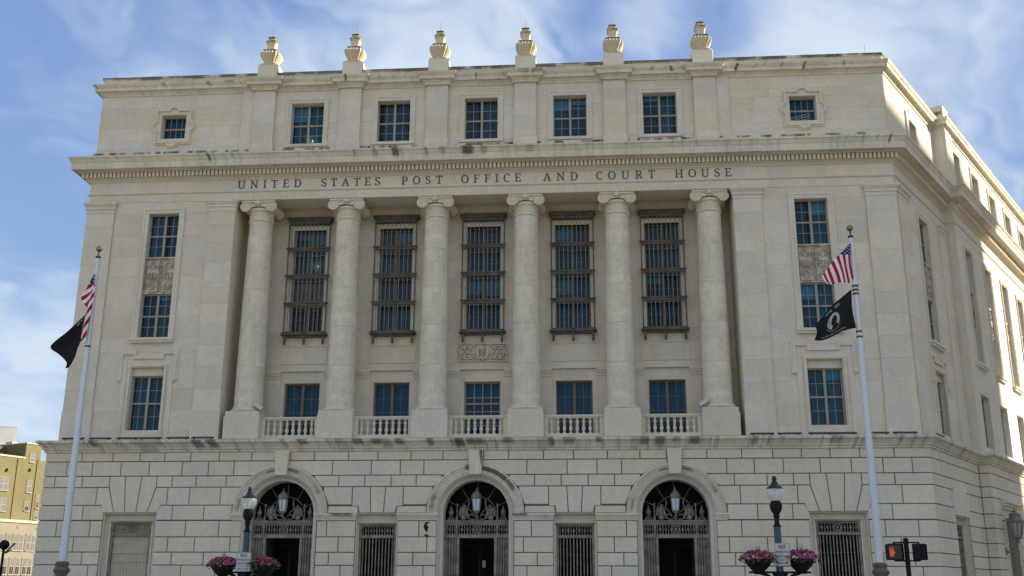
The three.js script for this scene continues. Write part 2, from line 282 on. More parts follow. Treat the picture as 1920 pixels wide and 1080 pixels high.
// a flat band round the top and sides of an opening
const uBand = (c, h0, h1, y0, y1a, y1b) => [[c - h1, y0], [c - h0, y0], [c - h0, y1a], [c + h0, y1a], [c + h0, y0], [c + h1, y0], [c + h1, y1b], [c - h1, y1b]];
function surround(parent, frame, c, hw, y0, y1, z, wide = 0.27) {
  return new MB().ext(uBand(c, hw + wide - 0.1, hw + wide, y0, y1 + wide - 0.1, y1 + wide), z - 0.01, z + 0.075).ext(uBand(c, hw + 0.03, hw + wide - 0.1, y0, y1 + 0.03, y1 + wide - 0.1), z - 0.012, z + 0.045).ext(uBand(c, hw - 0.02, hw + 0.03, y0, y1 - 0.02, y1 + 0.03), z - 0.02, z + 0.03).build('window_surround', stone, parent, frame);
}
function sill(parent, frame, c, hw, y, z, h = 0.26, proj = 0.22) {
  return new MB().box(c - hw, c + hw, y - h, y, z - 0.05, z + proj - 0.06).box(c - hw - 0.03, c + hw + 0.03, y - h * 0.55, y - 0.02, z, z + proj).build('sill', stone, parent, frame);
}
const panelMetal = std(0.62, 0.55, 0.44, 0.85, { map: bronze.map, name: 'weathered_metal_panel' });
function spandrel(parent, frame, c, y0, y1, hw, z) {
  const m = new MB(), w = 2 * hw, h = y1 - y0; m.box(c - hw, c + hw, y0, y1, z - 0.06, z);
  m.box(c - hw, c + hw, y1 - 0.07, y1, z, z + 0.10); m.box(c - hw, c + hw, y0, y0 + 0.06, z, z + 0.04);
  for (const x of [-hw + 0.03, -0.07, 0.0, 0.07, hw - 0.03, -hw + 0.10, hw - 0.10]) m.box(c + x - 0.014, c + x + 0.014, y0 + 0.1, y1 - 0.1, z, z + 0.08);
  for (const s of [-1, 1]) {
    const x = c + s * hw * 0.52;
    for (const t of [0.22, 0.78]) { const y = y0 + h * t; m.torus(0.15, 0.034, x, y, z + 0.015, 12); m.sph(0.065, x, y, z + 0.01, 1, 1, 0.6, 8); m.ext([[x, y + 0.22], [x - 0.22, y], [x, y - 0.22], [x + 0.22, y], [x, y + 0.22], [x, y + 0.19], [x + 0.19, y], [x, y - 0.19], [x - 0.19, y], [x, y + 0.19]], z, z + 0.075); }
    m.box(x - 0.025, x + 0.025, y0 + h * 0.40, y0 + h * 0.60, z, z + 0.085);
    for (let i = -2; i <= 2; i++) for (const q of [-1, 1]) { const y = y0 + h * 0.5 + i * 0.075, l = i === 0 ? 0.3 : i % 2 ? 0.24 : 0.18; m.box(x + (q < 0 ? -l : 0.06), x + (q < 0 ? -0.06 : l), y - 0.022, y + 0.022, z, z + 0.08); }
    for (const t of [0.05, 0.95]) for (let k = -1; k <= 1; k++) m.box(x + k * 0.15 - 0.055, x + k * 0.15 + 0.055, y0 + h * t - 0.02, y0 + h * t + 0.02, z, z + 0.085);
  }
  return m.build('spandrel_panel', panelMetal, parent, frame);
}
function wingTall(parent, frame, c, z, single, hw = 0.8, cm = curtain) {
  makeWindow(parent, frame, c, 17.64, 19.93, hw, z - 0.28, { single, cm }); makeWindow(parent, frame, c, 13.48, 15.74, hw, z - 0.28, { single, cm });
  spandrel(parent, frame, c, 15.74, 17.64, hw, z - 0.2);
}

// ===== upper walls of the two wings
const wallHoles = [];
for (const s of [-1, 1]) {
  const c = 16.05 * s, cl_ = 16.1 * s, a = s < 0 ? -20.1 : 12.35, b = s < 0 ? -12.35 : 20.1;
  new MB().ext(rect(a, b, 8.3, 20.6), -0.55, -0.02, 0, [rect(c - 0.8, c + 0.8, 13.48, 19.93), rect(cl_ - 0.82, cl_ + 0.82, 8.92, 12.0)]).build('wall', stone, house);
  seed = 100 + s; wingTall(house, FRONT, c, 0);
  surround(house, FRONT, c, 0.8, 13.46, 19.93, 0); sill(house, FRONT, c, 1.08, 13.46, 0);
  makeWindow(house, FRONT, cl_, 8.92, 11.6, 0.8, -0.28, {});
  new MB().box(cl_ - 0.82, cl_ + 0.82, 11.6, 12.0, -0.4, -0.16).build('lintel_panel', stones[5], house);
  surround(house, FRONT, cl_, 0.82, 8.62, 12.0, 0, 0.13); new MB().box(cl_ - 0.98, cl_ + 0.98, 8.55, 8.92, -0.3, 0.05).build('sill', stone, house);
  const ear = new MB();
  for (const q of [-1, 1]) {
    const X = (x0, x1) => { const p = cl_ + q * x0, r = cl_ + q * x1; return [Math.min(p, r), Math.max(p, r)]; };
    ear.box(...X(1.28, 1.42), 11.42, 12.76, -0.01, 0.085); ear.box(...X(1.06, 1.28), 8.55, 12.5, -0.012, 0.03); ear.box(...X(1.30, 1.52), 11.34, 11.42, -0.01, 0.10); ear.box(...X(1.24, 1.34), 11.26, 11.34, -0.01, 0.07);
    ear.box(...X(0.62, 1.28), 12.63, 12.76, -0.01, 0.085); ear.box(...X(0.62, 0.76), 12.40, 12.63, -0.01, 0.085);
    ear.box(...X(1.42, 1.52), 11.42, 12.86, -0.01, 0.045); ear.box(...X(0.70, 1.42), 12.76, 12.86, -0.01, 0.045);
  }
  ear.box(cl_ - 0.62, cl_ + 0.62, 12.40, 12.52, -0.01, 0.085); ear.box(cl_ - 0.70, cl_ + 0.70, 12.52, 12.60, -0.01, 0.045);
  ear.build('eared_moulding', stone, house);
  const ys = [8.45, 8.92, 9.87, 10.95, 12.0, 12.72, 13.48, 14.5, 15.55, 16.6, 17.64, 18.72, 19.93, 20.53];
  ashlar('ashlar_block', house, FRONT, s < 0 ? -18.65 : 13.7, s < 0 ? -13.7 : 18.65, ys, -0.08, 0, [[c - 0.8, c + 0.8, 13.48, 19.93], [cl_ - 0.82, cl_ + 0.82, 8.92, 12.0]], 1.25, 2.3, 300 + s);
  for (const [p, q] of s < 0 ? [[-20.1, -18.65], [-13.7, -12.36]] : [[18.65, 20.1], [12.36, 13.7]]) {
    ashlar('pilaster_block', house, FRONT, p, q, [8.45, 9.82, 10.9, 12.0, 13.05, 14.1, 15.15, 16.2, 17.25, 18.3, 19.25, 19.96], -0.08, 0.09, [], 1.5, 1.6, 330 + s + p);
    new MB().box(p - 0.03, q + 0.03, 8.46, 9.87, -0.1, 0.115).build('pilaster_foot', stone, house); const cap = new MB(); cap.box(p - 0.02, q + 0.02, 19.96, 20.16, -0.1, 0.11).box(p - 0.06, q + 0.06, 20.16, 20.34, -0.1, 0.16).box(p - 0.10, q + 0.10, 20.34, 20.42, -0.1, 0.21).box(p - 0.14, q + 0.14, 20.42, 20.525, -0.1, 0.25);
    cap.build('pilaster_cap', stone, house);
  }
  // the inner side of the pier, seen past the outer columns
  const e = 12.35 * s; new MB().box(Math.min(e, e + 0.5 * s), Math.max(e, e + 0.5 * s), 8.3, 20.9, -2.3, -0.551).build('pier_side', stones[3], house);
  wallHoles.push(c);
}

// ===== portico: back wall, floor, ceiling, beam
const PZ = -2.0;
{
  const holes = []; for (let k = -2; k <= 2; k++) { holes.push(rect(4.5 * k - 0.91, 4.5 * k + 0.91, 14.1, 19.53)); holes.push(rect(4.5 * k - 0.89, 4.5 * k + 0.89, 8.6, 11.5)); }
  new MB().ext(rect(-12.9, 12.9, 8.3, 21.2), PZ - 0.5, PZ - 0.03, 0, holes).build('portico_wall', stones[3], house);
  ashlar('wall_stone', house, FRONT, -12.35, 12.35, [8.5, 9.5, 10.5, 11.5, 12.08, 12.45, 13.38, 14.1, 15.0, 15.9, 16.8, 17.7, 18.6, 19.53, 20.3, 20.95], PZ - 0.08, PZ, holes.map((h) => [h[0][0], h[1][0], h[0][1], h[2][1]]), 1.0, 1.7, 401);
  new MB().box(-12.35, 12.35, 8.2, 8.5, PZ - 0.1, -0.02).build('portico_floor', stones[5], house);
  new MB().box(-12.9, 12.9, 20.95, 21.15, PZ - 0.5, -1.25).build('portico_ceiling', stone, house);
  new MB().box(-12.38, 12.38, 20.53, 22.6, -1.3, -0.06).box(-12.35, 12.35, 20.64, 20.78, -1.36, -1.3).box(-12.35, 12.35, 20.78, 20.95, -1.44, -1.3).build('portico_beam', stone, house);
  new MB().add(sweep([[0, 20.62], [0.06, 20.64], [0.08, 20.74], [0.16, 20.82], [0.2, 20.95]], [[-12.35, PZ], [12.35, PZ]])).build('portico_moulding', stone, house);
  const edges = [-12.35]; for (let k = -2; k <= 2; k++) edges.push(4.5 * k - 1.08, 4.5 * k + 1.08); edges.push(12.35);
  for (let i = 0; i < edges.length; i += 2) new MB().box(edges[i], edges[i + 1], 8.5, 11.72, PZ, PZ + 0.07).box(edges[i], edges[i + 1], 11.72, 11.86, PZ, PZ + 0.11).box(edges[i], edges[i + 1], 11.86, 11.97, PZ, PZ + 0.16).box(edges[i], edges[i + 1], 11.97, 12.08, PZ, PZ + 0.21).build('pilaster_strip', stone, house);
  new MB().add(sweep([[0, 12.081], [0.13, 12.085], [0.13, 12.15], [0.0, 12.18]], [[-12.35, PZ], [12.35, PZ]])).build('string_course', stone, house);
  for (let k = -2; k <= 2; k++) {
    const c = 4.5 * k; seed = 500 + k;
    // low window behind the balustrade
    makeWindow(house, FRONT, c, 8.6, 11.5, 0.89, PZ - 0.25, k ? { rows: 4, meet: [0.32], fm: brownFrame, cm: curtainDim } : { cols: 4, rows: 4, mull: 0, meet: [0.64], fm: tanFrame, cm: curtainDim, bar: 0.04 });
    // tall window in two stacked sashes with a stone frame
    const bl = k === -2 ? 0.42 : 0;
    makeWindow(house, FRONT, c, 16.98, 19.53, 0.86, PZ - 0.27, { rows: 4, meet: [0.5], fm: brownFrame, cm: curtain, gap: 0.06 });
    makeWindow(house, FRONT, c, 14.1, 16.9, 0.86, PZ - 0.27, { rows: 4, meet: [0.5], fm: brownFrame, cm: curtain, gap: 0.06, blind: bl });
    new MB().ext(uBand(c, 0.86, 1.02, 14.05, 19.53, 19.72), PZ - 0.3, PZ + 0.07).build('window_surround', stone, house);
    // wrought grille in front of it
    const gz = PZ + 0.27, G = new MB();
    G.box(c - 1.06, c + 1.06, 19.80, 19.94, PZ, gz + 0.06).box(c - 1.13, c + 1.13, 19.94, 20.04, PZ, gz + 0.12).box(c - 1.19, c + 1.19, 20.04, 20.13, PZ, gz + 0.18);
    for (const q of [-1, 1]) G.box(c + q * 1.06 - 0.03, c + q * 1.06 + 0.03, 14.07, 19.8, gz - 0.02, gz + 0.02);
    const gr = G.build('window_grille', bronze, house);
    for (const y of [18.42, 16.96, 15.51]) new MB().box(c - 1.09, c + 1.09, y - 0.10, y + 0.02, gz - 0.04, gz + 0.06).box(c - 1.14, c + 1.14, y + 0.02, y + 0.085, gz - 0.06, gz + 0.10).build('rail', bronze, gr);
    const B = new MB(); for (let i = 0; i < 9; i++) { const x = c - 0.88 + 0.22 * i; B.box(x - 0.015, x + 0.015, 14.07, 19.8, gz - 0.015, gz + 0.015); for (const y of [14.75, 16.2, 17.65]) B.sph(0.034, x, y, gz, 1, 1.3, 1, 6); B.sph(0.03, x, 19.0, gz, 1, 1.3, 1, 6); }
    B.build('bar_screen', barMetal, gr);
    new MB().box(c - 1.10, c + 1.10, 13.98, 14.07, PZ, gz + 0.10).box(c - 1.16, c + 1.16, 13.90, 13.98, PZ, gz + 0.16).box(c - 1.05, c + 1.05, 13.82, 13.9, PZ, gz + 0.02).build('grille_shelf', bronze, gr);
    for (const x of [-0.98, 0, 0.98]) new MB().box(c + x - 0.05, c + x + 0.05, 13.62, 13.82, gz - 0.06, gz + 0.02).lathe([[0.001, 13.40], [0.075, 13.47], [0.045, 13.54], [0.075, 13.6], [0.03, 13.64]], c + x, 0, gz - 0.02, 8).lathe([[0.09, 13.9], [0.06, 13.98], [0.09, 14.02]], c + x, 0, gz + 0.12, 8).build('pendant', bronze, gr);
    if (k) { const p = new MB(); p.ext(uBand(c, 1.13, 1.165, 12.5, 13.33, 13.365), PZ - 0.01, PZ + 0.03); p.box(c - 1.165, c + 1.165, 12.47, 12.5, PZ - 0.01, PZ + 0.03).build('wall_panel', stone, house); }
  }
  // carved panel under the middle window: two rosettes beside a vase
  const R = new MB(), y = 12.94, z = PZ + 0.02;
  R.ext(rect(-1.22, 1.22, 12.5, 13.38), PZ, PZ + 0.05, 0, [rect(-1.19, 1.19, 12.53, 13.35)]);
  for (const s of [-1, 1]) {
    const x = 0.76 * s; R.torus(0.33, 0.045, x, y, z, 22).torus(0.2, 0.035, x, y, z, 16); R.sph(0.11, x, y, z, 1, 1, 0.6, 10);
    for (let i = 0; i < 6; i++) { const t = i * Math.PI / 3; R.sph(0.075, x + 0.265 * Math.cos(t), y + 0.265 * Math.sin(t), z, 1, 1, 0.6, 6); }
    for (const [dx, dy] of [[-0.36, 0.34], [0.36, 0.34], [-0.36, -0.34], [0.36, -0.34]]) { R.torus(0.07, 0.028, x + dx, y + dy, z, 10); R.sph(0.05, x + dx * 0.75, y + dy * 0.95, z, 1.4, 0.7, 0.6, 6); }
    R.sph(0.12, 0.24 * s, y - 0.06, z, 0.9, 2.2, 0.5, 8); R.sph(0.06, 0.13 * s, y - 0.3, z, 1.2, 1, 0.6, 6); R.torus(0.07, 0.025, 0.28 * s, y - 0.31, z, 10);
  }
  R.lathe([[0.1, 12.54], [0.05, 12.62], [0.04, 12.72], [0.12, 12.95], [0.16, 13.1], [0.13, 13.2], [0.06, 13.24], [0.07, 13.32]], 0, 0, PZ, 12);
  { const g = R.geo(); g.translate(0, 0, -PZ); g.scale(1, 1, 2.4); g.translate(0, 0, PZ); g.computeVertexNormals(); meshOf(g, 'carved_panel', stones[5], house); }
}

// ===== columns with drums, base, Ionic capital and pedestal
const columnStone = [0, 1, 2].map((q) => stainMat(stainTex(512, 512, 2, 4, (() => { seed = 40 + q; const L = []; for (let i = 0; i < 16; i++) L.push([rr(0, 2), rr(0, 3), rr(0.08, 0.3), rr(0.3, 1.4), rr(0.03, 0.12)]); return L; })(), 540 + q * 20, 0.07), 1.06));
const COLX = [-11.25, -6.75, -2.25, 2.25, 6.75, 11.25], CZ = -0.75;
{
  const rad = (y) => { const t = (y - 10.05) / 9.5; return 0.685 - 0.105 * Math.pow(t, 1.5); };
  const drumsY = [10.05, 12.02, 13.95, 15.88, 17.84, 19.5];
  const drumG = drumsY.slice(0, -1).map((y0, i) => { const p = [[rad(y0) - 0.03, y0]]; for (let k = 0; k <= 4; k++) { const y = lerp(y0 + 0.012, drumsY[i + 1] - 0.012, k / 4); p.push([rad(y), y]); } p.push([rad(drumsY[i + 1]) - 0.03, drumsY[i + 1]]); return new MB().lathe(p, 0, 0, 0, 40).geo(); });
  const baseG = new MB().lathe([[0.70, 9.78], [0.80, 9.80], [0.845, 9.87], [0.80, 9.95], [0.73, 9.965], [0.72, 10.0], [0.735, 10.02], [0.735, 10.05], [0.68, 10.06]], 0, 0, 0, 40).geo();
  const pedG = new MB().ext(rect(-0.86, 0.86, 8.46, 9.55), -0.92, 0.90, 0.02).ext(rect(-0.83, 0.83, 9.55, 9.79), -0.86, 0.84, 0.02).geo();
  // capital: fluted neck, egg ring, two scrolls on each face joined by bolsters, shell in the middle, thin abacus
  const C = new MB();
  C.lathe([[0.58, 19.48], [0.635, 19.50], [0.65, 19.54], [0.635, 19.58], [0.575, 19.6], [0.565, 19.64], [0.57, 19.9], [0.60, 20.0]], 0, 0, 0, 36);
  for (let i = 0; i < 24; i++) { const a = i * Math.PI / 12; const g = new THREE.BoxGeometry(0.075, 0.30, 0.03); g.translate(0, 19.80, 0.585); g.rotateY(a); C.add(g); }
  C.lathe([[0.60, 19.98], [0.67, 20.03], [0.69, 20.09], [0.66, 20.15], [0.55, 20.2]], 0, 0, 0, 32);
  for (const s of [-1, 1]) {
    const b = new THREE.LatheGeometry([[0.02, -0.68], [0.27, -0.68], [0.285, -0.64], [0.25, -0.55], [0.20, -0.3], [0.185, 0], [0.20, 0.3], [0.25, 0.55], [0.285, 0.64], [0.27, 0.68], [0.02, 0.68]].map((p) => new THREE.Vector2(...p)), 22); b.rotateX(Math.PI / 2); b.translate(0.665 * s, 20.22, 0); C.add(b);
    for (const f of [-1, 1]) {
      const pts = []; for (let i = 0; i <= 46; i++) { const t = i / 46, a = Math.PI / 2 - s * t * Math.PI * 4.6, r = 0.262 * Math.pow(1 - t, 0.85) + 0.03; pts.push([0.665 * s - Math.cos(a) * r * 1, 20.22 + Math.sin(a) * r, f * 0.685]); }
      C.tube(pts, 0.027, 60, 5); C.sph(0.06, 0.665 * s, 20.22, f * 0.685, 1, 1, 0.7, 8);
    }
  }
  for (const f of [-1, 1]) {
    C.box(-0.62, 0.62, 20.24, 20.42, f * 0.60 - 0.06, f * 0.60 + 0.06); C.tube([[-0.62, 20.47, f * 0.68], [-0.3, 20.40, f * 0.68], [0, 20.38, f * 0.68], [0.3, 20.40, f * 0.68], [0.62, 20.47, f * 0.68]], 0.03, 12, 5);
    C.sph(0.10, 0, 20.41, f * 0.74, 1.2, 1.2, 0.7, 9); for (const x of [-0.13, 0.13]) C.sph(0.07, x, 20.36, f * 0.72, 1.1, 0.9, 0.7, 7); for (const x of [-0.32, -0.22, 0.22, 0.32]) C.sph(0.06, x, 20.24, f * 0.66, 1, 1.3, 0.7, 7);
    for (const x of [-0.42, 0.42]) C.sph(0.07, x, 20.15, f * 0.62, 1.6, 0.7, 0.7, 7);
  }
  C.box(-0.86, 0.86, 20.43, 20.49, -0.74, 0.74).box(-0.82, 0.82, 20.49, 20.53, -0.7, 0.7);
  const capG = C.geo();
  COLX.forEach((x, i) => {
    const col = new THREE.Group(); col.name = 'column'; col.position.set(x, 0, CZ); house.add(col); seed = 60 + i;
    meshOf(pedG, 'pedestal', stones[[0, 2, 4, 0, 2, 5][i]], col); meshOf(baseG, 'column_base', stone, col);
    for (const g of drumG) { const m = meshOf(g, 'column_drum', columnStone[Math.floor(rnd() * 3)], col); m.rotation.y = rr(0, 6.28); }
    meshOf(capG, 'capital', stones[2], col);
  });
}

// ===== balustrades between the pedestals
{
  const bal = new MB().box(-0.075, 0.075, 0, 0.05, -0.075, 0.075).lathe([[0.05, 0.05], [0.06, 0.08], [0.045, 0.1], [0.085, 0.2], [0.09, 0.27], [0.045, 0.36], [0.06, 0.385], [0.06, 0.41], [0.045, 0.435], [0.075, 0.52], [0.07, 0.58], [0.04, 0.64], [0.06, 0.66], [0.05, 0.69]], 0, 0, 0, 10).box(-0.075, 0.075, 0.69, 0.73, -0.075, 0.075).geo();
  for (let k = -2; k <= 2; k++) {
    const c = 4.5 * k, b = new THREE.Group(); b.name = 'balustrade'; house.add(b); const z = -0.35, h = 1.38;
    new MB().box(c - h, c + h, 9.40, 9.46, z - 0.10, z + 0.10).box(c - h, c + h, 9.46, 9.54, z - 0.14, z + 0.14).build('handrail', stones[3], b);
    new MB().box(c - h, c + h, 8.48, 8.67, z - 0.13, z + 0.13).build('balustrade_base', stone, b);
    for (const s of [-1, 1]) new MB().box(c + s * (h - 0.09) - 0.09, c + s * (h - 0.09) + 0.09, 8.67, 9.40, z - 0.10, z + 0.10).build('end_post', stone, b);
    for (let i = 0; i < 8; i++) { const m = meshOf(bal, 'baluster', stones[(i * 3 + k + 9) % 5], b); m.position.set(c - 1.05 + 0.3 * i, 8.67, z); }
  }
}

// ===== entablature, cornices, attic
const stainMain = stainMat(stainTex(2048, 64, 64, 2, (() => { seed = 21; const L = []; for (const [x, w, s] of [[-13.1, 0.12, 0.9], [-0.4, 0.45, 1], [-3.9, 0.25, 0.95], [-2.4, 0.1, 0.6], [-4.9, 0.2, 0.5], [-5.9, 0.12, 0.5], [-1.6, 0.2, 0.4], [0.4, 0.25, 0.5], [19.4, 0.1, 0.8], [2.6, 0.3, 0.35]]) L.push([x + 20.1, 0.92, w, 0.6, s]); for (let i = 0; i < 26; i++) L.push([rr(0, 64), 0.93, rr(0.05, 0.12), rr(0.2, 0.5), rr(0.2, 0.5)]); return L; })(), 300, 0.16));
const stainBelt = stainMat(stainTex(2048, 64, 64, 2, (() => { seed = 22; const L = []; for (const x of [-17.5, -14.4, -12.6, -11.9, -8.6, -7.7, -5.2, -4.3, -3.9, -3.3, -1.9, -0.6, -0.1, 0.3, 1.6, 3.5, 4.3, 5.6, 7.6, 8.3, 9.0, 9.8, 12.4, 15.9]) L.push([x + 20.1, 1.24, rr(0.18, 0.42), rr(0.4, 0.7), rr(0.45, 0.95)]); for (let i = 0; i < 55; i++) L.push([rr(0, 64), 1.24, rr(0.05, 0.16), rr(0.2, 0.7), rr(0.2, 0.55)]); return L; })(), 340, 0.28), 0.97);
const stainTop = stainMat(stainTex(2048, 64, 64, 2, (() => { seed = 23; const L = []; for (let i = 0; i < 150; i++) L.push([rr(0, 64), 1.28, rr(0.3, 0.9), rr(0.25, 0.42), rr(0.8, 1)]); return L; })(), 380, 0.1), 0.95);
const stainCorn = stainMat(stainTex(2048, 64, 64, 2, (() => { seed = 24; const L = [[15.8 + 20.1, 1.15, 0.12, 0.5, 1], [19.2 + 20.1, 1.15, 0.1, 0.6, 0.9], [-6.1 + 20.1, 1.15, 0.07, 0.5, 0.9], [12.45 + 20.1, 1.15, 0.15, 0.4, 0.9], [1.3 + 20.1, 1.15, 0.1, 0.5, 0.7]]; for (let i = 0; i < 40; i++) L.push([rr(0, 64), 1.15, rr(0.05, 0.2), rr(0.1, 0.4), rr(0.2, 0.6)]); return L; })(), 420, 0.10));
const stainBase = stainMat(stainTex(2048, 64, 64, 2, (() => { seed = 25; const L = []; for (let i = 0; i < 190; i++) L.push([rr(0, 64), 1.17, rr(0.04, 0.35), rr(0.1, 0.45), rr(0.5, 1)]); return L; })(), 460, 0.05), 1.0);
{
  const P = planPath, E = new MB(), add = (prof, path = P, u0 = U0) => sweep(prof, path, u0);
  // architrave + frieze backing (the stones of the front stand proud of it)
  new MB().add(add([[-0.02, 20.53], [-0.02, 21.68]])).build('frieze_wall', stone, house);
  ashlar('frieze_block', house, FRONT, -20.1, 20.1, [20.53, 20.97], -0.06, 0.015, [], 2.6, 3.4, 600); ashlar('frieze_block', house, FRONT, -20.1, 20.1, [21.05, 21.66], -0.06, 0.0, [], 2.2, 3.6, 610);
  for (const pr of [[[0.012, 20.53], [0.012, 20.97]], [[0.0, 21.05], [0.0, 21.66]]]) new MB().add(add(pr, P.slice(2))).build('side_frieze', stone, house);
  new MB().add(add([[-0.02, 20.955], [0.05, 20.96], [0.09, 21.0], [0.09, 21.045], [-0.02, 21.06]])).build('architrave_moulding', stone, house);
  new MB().add(add([[-0.02, 21.65], [0.05, 21.655], [0.07, 21.72], [0.16, 21.78], [0.18, 21.80], [0.20, 21.805], [0.20, 22.085], [0.40, 22.09], [0.40, 22.14]]), 0, 0, true).build('bed_moulding', stones[3], house);
  new MB().add(add([[0.40, 22.14], [0.70, 22.18], [0.70, 22.14], [0.75, 22.14], [0.76, 22.24], [0.76, 22.48], [0.79, 22.50], [0.80, 22.54], [0.86, 22.66], [0.92, 22.71], [0.92, 22.79], [-0.1, 22.92]]), 0, 0, true).build('main_cornice', stainMain, house);
  const D = new MB(), along = (a, b, y0, y1, n0, n1, step, w) => { const L = Math.hypot(b[0] - a[0], b[1] - a[1]), ux = (b[0] - a[0]) / L, uz = (b[1] - a[1]) / L, N = Math.floor(L / step); for (let i = 0; i < N; i++) { const t = (i + 0.5) / N * L, g = new THREE.BoxGeometry(w, y1 - y0, n1 - n0); g.rotateY(Math.atan2(-uz, ux)); const nn = (n0 + n1) / 2; g.translate(a[0] + ux * t - uz * nn, (y0 + y1) / 2, a[1] + uz * t + ux * nn); D.add(g); } };
  along([-20.48, 0], [20.32, 0], 21.82, 22.07, 0.18, 0.37, 0.205, 0.125); along([-20.1, -6], [-20.1, 0.3], 21.82, 22.07, 0.18, 0.37, 0.205, 0.125); along(P[2], P[3], 21.82, 22.07, 0.18, 0.37, 0.205, 0.125); along(P[4], P[5], 21.82, 22.07, 0.18, 0.37, 0.205, 0.125);
  stuff(D.build('dentil_row', stones[2], house));
  // attic
  const A0 = -0.05, holes = [], hr = [];
  for (let k = -2; k <= 2; k++) { holes.push(rect(4.5 * k - 0.86, 4.5 * k + 0.86, 23.52, 25.83)); }
  for (const s of [-1, 1]) holes.push(rect(16.05 * s - 0.65, 16.05 * s + 0.65, 24.03, 25.37));
  for (const h of holes) hr.push([h[0][0], h[1][0], h[0][1], h[2][1]]);
  new MB().ext(rect(-20.05, 20.05, 22.5, 27.3), -0.6, A0 - 0.03, 0, holes).build('attic_wall', stone, house);
  ashlar('attic_stone', house, FRONT, -20.05, 20.05, [22.7, 23.52, 24.03, 24.7, 25.37, 25.83, 26.55], A0 - 0.08, A0, hr, 1.7, 2.8, 640);
  new MB().add(add([[-0.1, 22.6], [0.05, 22.6], [0.05, 23.28], [0.02, 23.33], [-0.06, 23.34]]), 0, 0, true).build('attic_base', stainBase, house);
  const brk = [[-20.1, -34], [-20.1, 0]]; for (const x of COLX) brk.push([x - 0.63, 0], [x - 0.63, 0.27], [x + 0.63, 0.27], [x + 0.63, 0]); brk.push(...P.slice(2));
  new MB().add(add([[-0.06, 26.49], [0.0, 26.50], [0.02, 26.55], [0.02, 26.60], [0.06, 26.64], [0.11, 26.72], [0.24, 26.74], [0.24, 26.72], [0.26, 26.72], [0.27, 26.90], [0.30, 26.92], [0.36, 27.02], [0.37, 27.09], [-0.3, 27.2]], brk), 0, 0, true).build('attic_cornice', stainCorn, house);
  new MB().add(add([[-0.02, 27.0], [-0.02, 27.46], [0.03, 27.48], [0.04, 27.60], [-0.55, 27.64], [-0.55, 27.2]]), 0, 0, true).build('parapet', stainTop, house);
  COLX.forEach((x, i) => {
    const p = new THREE.Group(); p.name = 'attic_pilaster'; house.add(p); seed = 80 + i; let y = 23.3;
    for (const y1 of [23.95, 24.7, 25.4, 26.05, 26.6]) { new MB().box(x - 0.545, x + 0.545, y + 0.002, y1 - 0.002, -0.1, 0.16).build('pilaster_block', anyStone(), p); y = y1; }
    new MB().ext(rect(x - 0.60, x + 0.60, 22.65, 23.5), -0.1, 0.24, 0.015).build('pilaster_base', stainBase, p);
    new MB().ext(rect(x - 0.525, x + 0.525, 27.0, 28.07), -0.95, 0.08, 0.02).build('urn_pedestal', stones[2], house);
  });
  for (const s of [-1, 1]) { new MB().box(s < 0 ? -12.45 : 11.8, s < 0 ? -11.8 : 12.45, 22.7, 26.55, -0.1, 0.04).build('pilaster_backing', stone, house); }
  // attic windows
  for (let k = -2; k <= 2; k++) { const c = 4.5 * k; seed = 700 + k; makeWindow(house, FRONT, c, 23.52, 25.83, 0.86, -0.36, {}); surround(house, FRONT, c, 0.86, 23.5, 25.83, A0, 0.24); new MB().ext(rect(c - 1.12, c + 1.12, 23.36, 23.52), A0 - 0.2, 0.07, 0.015).build('sill', stainBase, house); }
  { const sl = new MB(); for (let i = 0; i < 3; i++) sl.rod([15.5, 24.12 + i * 0.13, -0.52], [16.5, 24.38 + i * 0.13, -0.52], 0.03); sl.build('painted_reflection_strip', std(0.6, 0.62, 0.6, 0.8), house); }  // pale rods stand in for a striped reflection in the small right window
  const outline = (c, y, hw, hh, rb, d) => {   // a rectangle whose sides swell out in the middle
    const p = [], W = hw - d, H = hh - d, r = rb - d, k = 0.21, a0 = Math.acos((k - d) / r);
    const bump = (cx, cy, dir) => { for (let i = 0; i <= 10; i++) { const t = dir - a0 + 2 * a0 * i / 10; p.push([cx + r * Math.cos(t), cy + r * Math.sin(t)]); } };
    p.push([c - W, y - H]); bump(c, y - hh + k, -Math.PI / 2); p.push([c + W, y - H]); bump(c + hw - k, y, 0); p.push([c + W, y + H]); bump(c, y + hh - k, Math.PI / 2); p.push([c - W, y + H]); bump(c - hw + k, y, Math.PI); return p;
  };
  for (const s of [-1, 1]) {
    const c = 16.05 * s, y = 24.70; seed = 720 + s;
    makeWindow(house, FRONT, c, 24.03, 25.37, 0.65, -0.36, { rows: 2, cols: 4, mull: 0, meet: [0.5], fw: 0.05, cm: curtainDim });
    const op = rect(c - 0.65, c + 0.65, 24.03, 25.37).reverse();
    new MB().ext(outline(c, y, 0.98, 1.0, 0.40, 0), A0 - 0.01, A0 + 0.07, 0, [outline(c, y, 0.98, 1.0, 0.40, 0.07).reverse()]).ext(outline(c, y, 0.98, 1.0, 0.40, 0.07), A0 - 0.012, A0 + 0.15, 0, [outline(c, y, 0.98, 1.0, 0.40, 0.15).reverse()]).ext(outline(c, y, 0.98, 1.0, 0.40, 0.15), A0 - 0.014, A0 + 0.05, 0, [op]).build('scrolled_surround', stones[2], house);
  }
}
// two lamps burning inside, behind the glass
for (const [x, y, z] of [[-8.78, 23.86, -0.50], [-8.63, 17.7, PZ - 0.42]]) { const m = new MB().sph(0.06, x, y, z, 1, 1.2, 0.6, 10).build('interior_lamp', new THREE.MeshStandardMaterial({ color: 0x3a2a18, emissive: new THREE.Color().setRGB(0.34, 0.17, 0.06), name: 'lamp_glow' }), house); const l = new THREE.PointLight(new THREE.Color(1, 0.7, 0.4), 0.12); l.position.set(x, y, z + 0.12); l.castShadow = true; house.add(l); }
